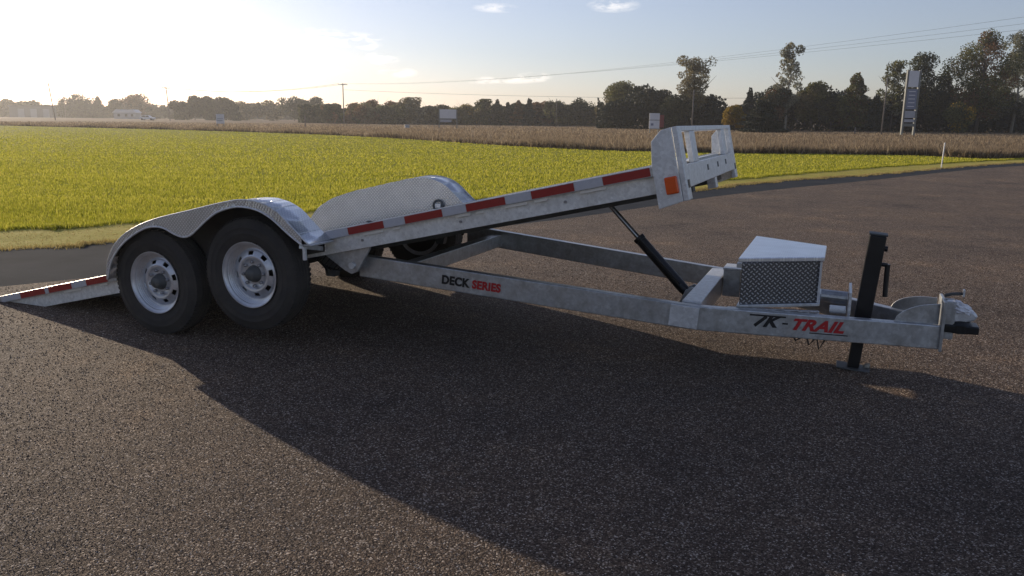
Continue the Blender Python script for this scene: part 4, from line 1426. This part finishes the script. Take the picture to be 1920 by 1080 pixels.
# billboard
Y = 128; x = along(840, Y)
s = thing('billboard', 'white billboard on tall posts in front of the green trees', 'billboard', (x, Y, -.012), -.05)
ht = height_at(840, 205, Y); hb = height_at(840, 222, Y)
mb = MB(); mb.box(-1.32, 1.32, -.06, .06, hb, ht); mb.build('board', M['sign_white'], s, .02)
mb = MB(); mb.box(-1.25, .55, -.05, .05, height_at(840, 229, Y), height_at(840, 224, Y)); mb.build('lower_board', M['sign_grey'], s, .01)
mb = MB(); mb.box(-1.36, 1.36, -.07, .07, hb - .14, hb - .01); mb.build('ledge', M['sign_frame'], s)
for k in (-1.42, 1.42):
    mb = MB(); mb.box(k - .07, k + .07, -.07, .07, 0, ht - .05); mb.build('post', M['sign_frame'], s)
# red and white sign by the rack
Y = 96; x = along(1227, Y)
s = thing('roadside_sign', 'small white panel sign with dark lower picture beside the deck rack', 'sign', (x, Y, -.012), .05)
t1, t2, t3 = height_at(1227, 212, Y), height_at(1227, 225, Y), height_at(1227, 241, Y)
mb = MB(); mb.box(-.62, .62, -.05, .05, t2 + .03, t1); mb.build('board', M['sign_white'], s, .015)
mb = MB(); mb.box(-.62, .62, -.05, .05, t3, t2 - .03); mb.build('lower_board', M['sign_white'], s, .015)
mb = MB(); mb.box(-.42, -.10, -.058, -.0505, t3 + .35, t3 + .62); mb.build('picture', M['sign_blue'], s)
mb = MB(); mb.box(.66, 1.15, -.04, .04, t3 + .15, t1 - .2); mb.build('side_panel', M['sign_red'], s, .01)
sign_posts(s, .5, t3, .05, 'sign_frame')
# pylon sign
Y = 98; x = along(1704, Y)
s = thing('pylon_sign', 'tall pylon sign with stacked faded panels in front of the wood', 'pylon sign', (x, Y, -.012), .12)
H = height_at(1704, 131, Y)
for k in (-.78, .78):
    mb = MB(); mb.box(k - .11, k + .11, -.13, .13, 0, H); mb.build('post', M['sign_frame'], s, .01)
levels = [(132, 163, 'sign_white', -.66, .66), (166, 205, 'sign_blue', -.66, .66), (207, 221, 'sign_grey', -.66, .66), (223, 229, 'sign_grey', -.66, .66), (231, 237, 'sign_frame', -.66, .66)]
for (a, b_, m_, xa, xb) in levels:
    mb = MB(); mb.box(xa, xb, -.10, .10, height_at(1704, b_, Y), height_at(1704, a, Y) - .03); mb.build('panel', M[m_], s, .01)
for i in range(5):
    z = height_at(1704, 172 + i * 7, Y)
    mb = MB(); mb.box(-.45 + .05 * (i % 2), .40, -.108, -.1005, z, z + .08); mb.build('print_line', M['sign_white'], s)
# utility cabinet
Y = 124; x = along(763, Y)
s = thing('utility_cabinet', 'small white topped cabinet out in the brown field', 'cabinet', (x, Y, -.012), .3)
mb = MB(); mb.box(-.34, .34, -.2, .2, 0, .5); mb.build('housing', M['sign_grey'], s, .02)
mb = MB(); mb.box(-.38, .38, -.24, .24, .5, .57); mb.build('cap', M['sign_white'], s, .02)
# posts
def stake(label, u, v0, v1, w, m, tip=None):
    gx, gy = ground_at(u, v1)
    p = thing('marker_stake', label, 'stake', (gx, gy, -.008), 0)
    H = height_at(u, v0, gy)
    mb = MB(); mb.box(-w, w, -w, w, 0, H * .93, lambda a, b, c: (a + c * .02, b, c)); mb.build('shaft', M[m], p, .004)
    mb = MB(); mb.box(-w * 1.15, w * 1.15, -w * 1.15, w * 1.15, H * .93 + .001, H, lambda a, b, c: (a + c * .02, b, c)); mb.build('tip', M['sign_white'], p, .004)
stake('thin white marker stake at the lawn corner by the driveway bend', 1765, 267, 314, .017, 'sign_white')
Y = 118; x = along(572, Y)
s = thing('field_post', 'short dark wooden post standing alone in the brown field', 'post', (x, Y, -.012), 0)
mb = MB(); mb.tube([(0, 0, 0), (0, 0, height_at(572, 216, Y))], [.09, .07], 8); mb.build('shaft', M['pole_wood'], s, smooth=True)
Y = 108; x = along(1605, Y)
s = thing('field_post', 'short dark post in the dry grass before the wood', 'post', (x, Y, -.012), 0)
mb = MB(); mb.tube([(0, 0, 0), (0, 0, height_at(1605, 238, Y))], [.10, .08], 8); mb.build('shaft', M['pole_wood'], s, smooth=True)

# shed and farmhouse far away
Y = 400; x = along(75, Y)
s = thing('shed', 'long low flat roofed shed on the hazy skyline', 'shed', (x, Y, -.012), .05)
H = height_at(75, 198, Y)
mb = MB(); mb.box(-11, 11, -6, 6, 0, H - .6); mb.build('wall', M['wall_grey'], s)
mb = MB(); mb.box(-11.4, 11.4, -6.4, 6.4, H - .6, H); mb.build('roof', M['roof_dark'], s)
for k in (-7, -1, 5):
    mb = MB(); mb.box(k, k + 3, -6.05, -6.001, 0, H - 1.6); mb.build('door', M['sign_grey'], s)
Y = 340; x = along(240, Y)
s = thing('farmhouse', 'pale low house showing under the brownish flat topped tree', 'house', (x, Y, -.012), .1)
mb = MB(); mb.box(-4.5, 4.5, -3, 3, 0, 2.5); mb.build('wall', M['sign_grey'], s)
mb = MB(); mb.prism([(-4.9, 2.5), (4.9, 2.5), (3.4, 3.9), (-3.4, 3.9)], -3.3, 3.3); mb.build('roof', M['sign_white'], s)
for k in (-3, 0, 2.4):
    mb = MB(); mb.box(k, k + 1, -3.05, -3.001, 1, 2); mb.build('window', M['glass'], s)

# car on the far road
Y = 250; x = along(277, Y)
c = thing('car', 'white car driving on the far road across the field', 'car', (x, Y, .0), 0)
prof = [(-2.2, .35), (2.15, .35), (2.2, .75), (1.9, .92), (1.15, 1.0), (.55, 1.5), (-1.15, 1.55), (-1.95, 1.05), (-2.25, .95)]
mb = MB(); mb.prism(prof, -.85, .85); mb.build('body', M['car_white'], c, .06)
mb = MB(); mb.prism([(1.0, 1.02), (.5, 1.44), (-.2, 1.46), (-.2, 1.02)], -.862, -.851); mb.build('window', M['glass'], c)
mb = MB(); mb.prism([(-.3, 1.02), (-.3, 1.46), (-1.1, 1.47), (-1.7, 1.05)], -.862, -.851); mb.build('window', M['glass'], c)
for k in (-1.4, 1.4):
    for y in (-.8, .8):
        mb = MB(); mb.lathe([(.0005, -.1), (.2, -.11), (.33, -.1), (.34, 0), (.33, .1), (.0005, .1)], 20)
        w = mb.build('wheel', M['rubber'], c); w.location = (k, y, .34)

# ============================================================ air: thin haze toward the sun
mb = MB(); mb.box(-420, 420, -60, 560, -1.0, 27.0)
m = bpy.data.materials.new('haze_air'); m.use_nodes = True
nt = m.node_tree; nt.nodes.clear()
pv = nt.nodes.new('ShaderNodeVolumePrincipled')
pv.inputs['Color'].default_value = (.92, .93, .95, 1)
pv.inputs['Density'].default_value = .00038
pv.inputs['Anisotropy'].default_value = .55
mo = nt.nodes.new('ShaderNodeOutputMaterial'); nt.links.new(pv.outputs[0], mo.inputs['Volume'])
hz = mb.build('haze', m, None)
tag(hz, kind='stuff')

# a pale stone lying against the jack's foot
gx, gy = ground_at(1624, 691)
me = bpy.data.meshes.new('stone'); bm = bmesh.new(); bmesh.ops.create_icosphere(bm, subdivisions=2, radius=.021)
for v in bm.verts:
    v.co = Vector((v.co.x * 1.1, v.co.y * .9, v.co.z * .8)) * (1 + .25 * math.sin(v.co.x * 150) * math.sin(v.co.y * 130 + v.co.z * 90))
bm.to_mesh(me); bm.free(); me.materials.append(M['pale_bark'])
o = bpy.data.objects.new('stone', me); COL.objects.link(o); o.location = (gx, gy, .017)
tag(o, 'small pale stone lying on the gravel against the jack foot', 'stone')
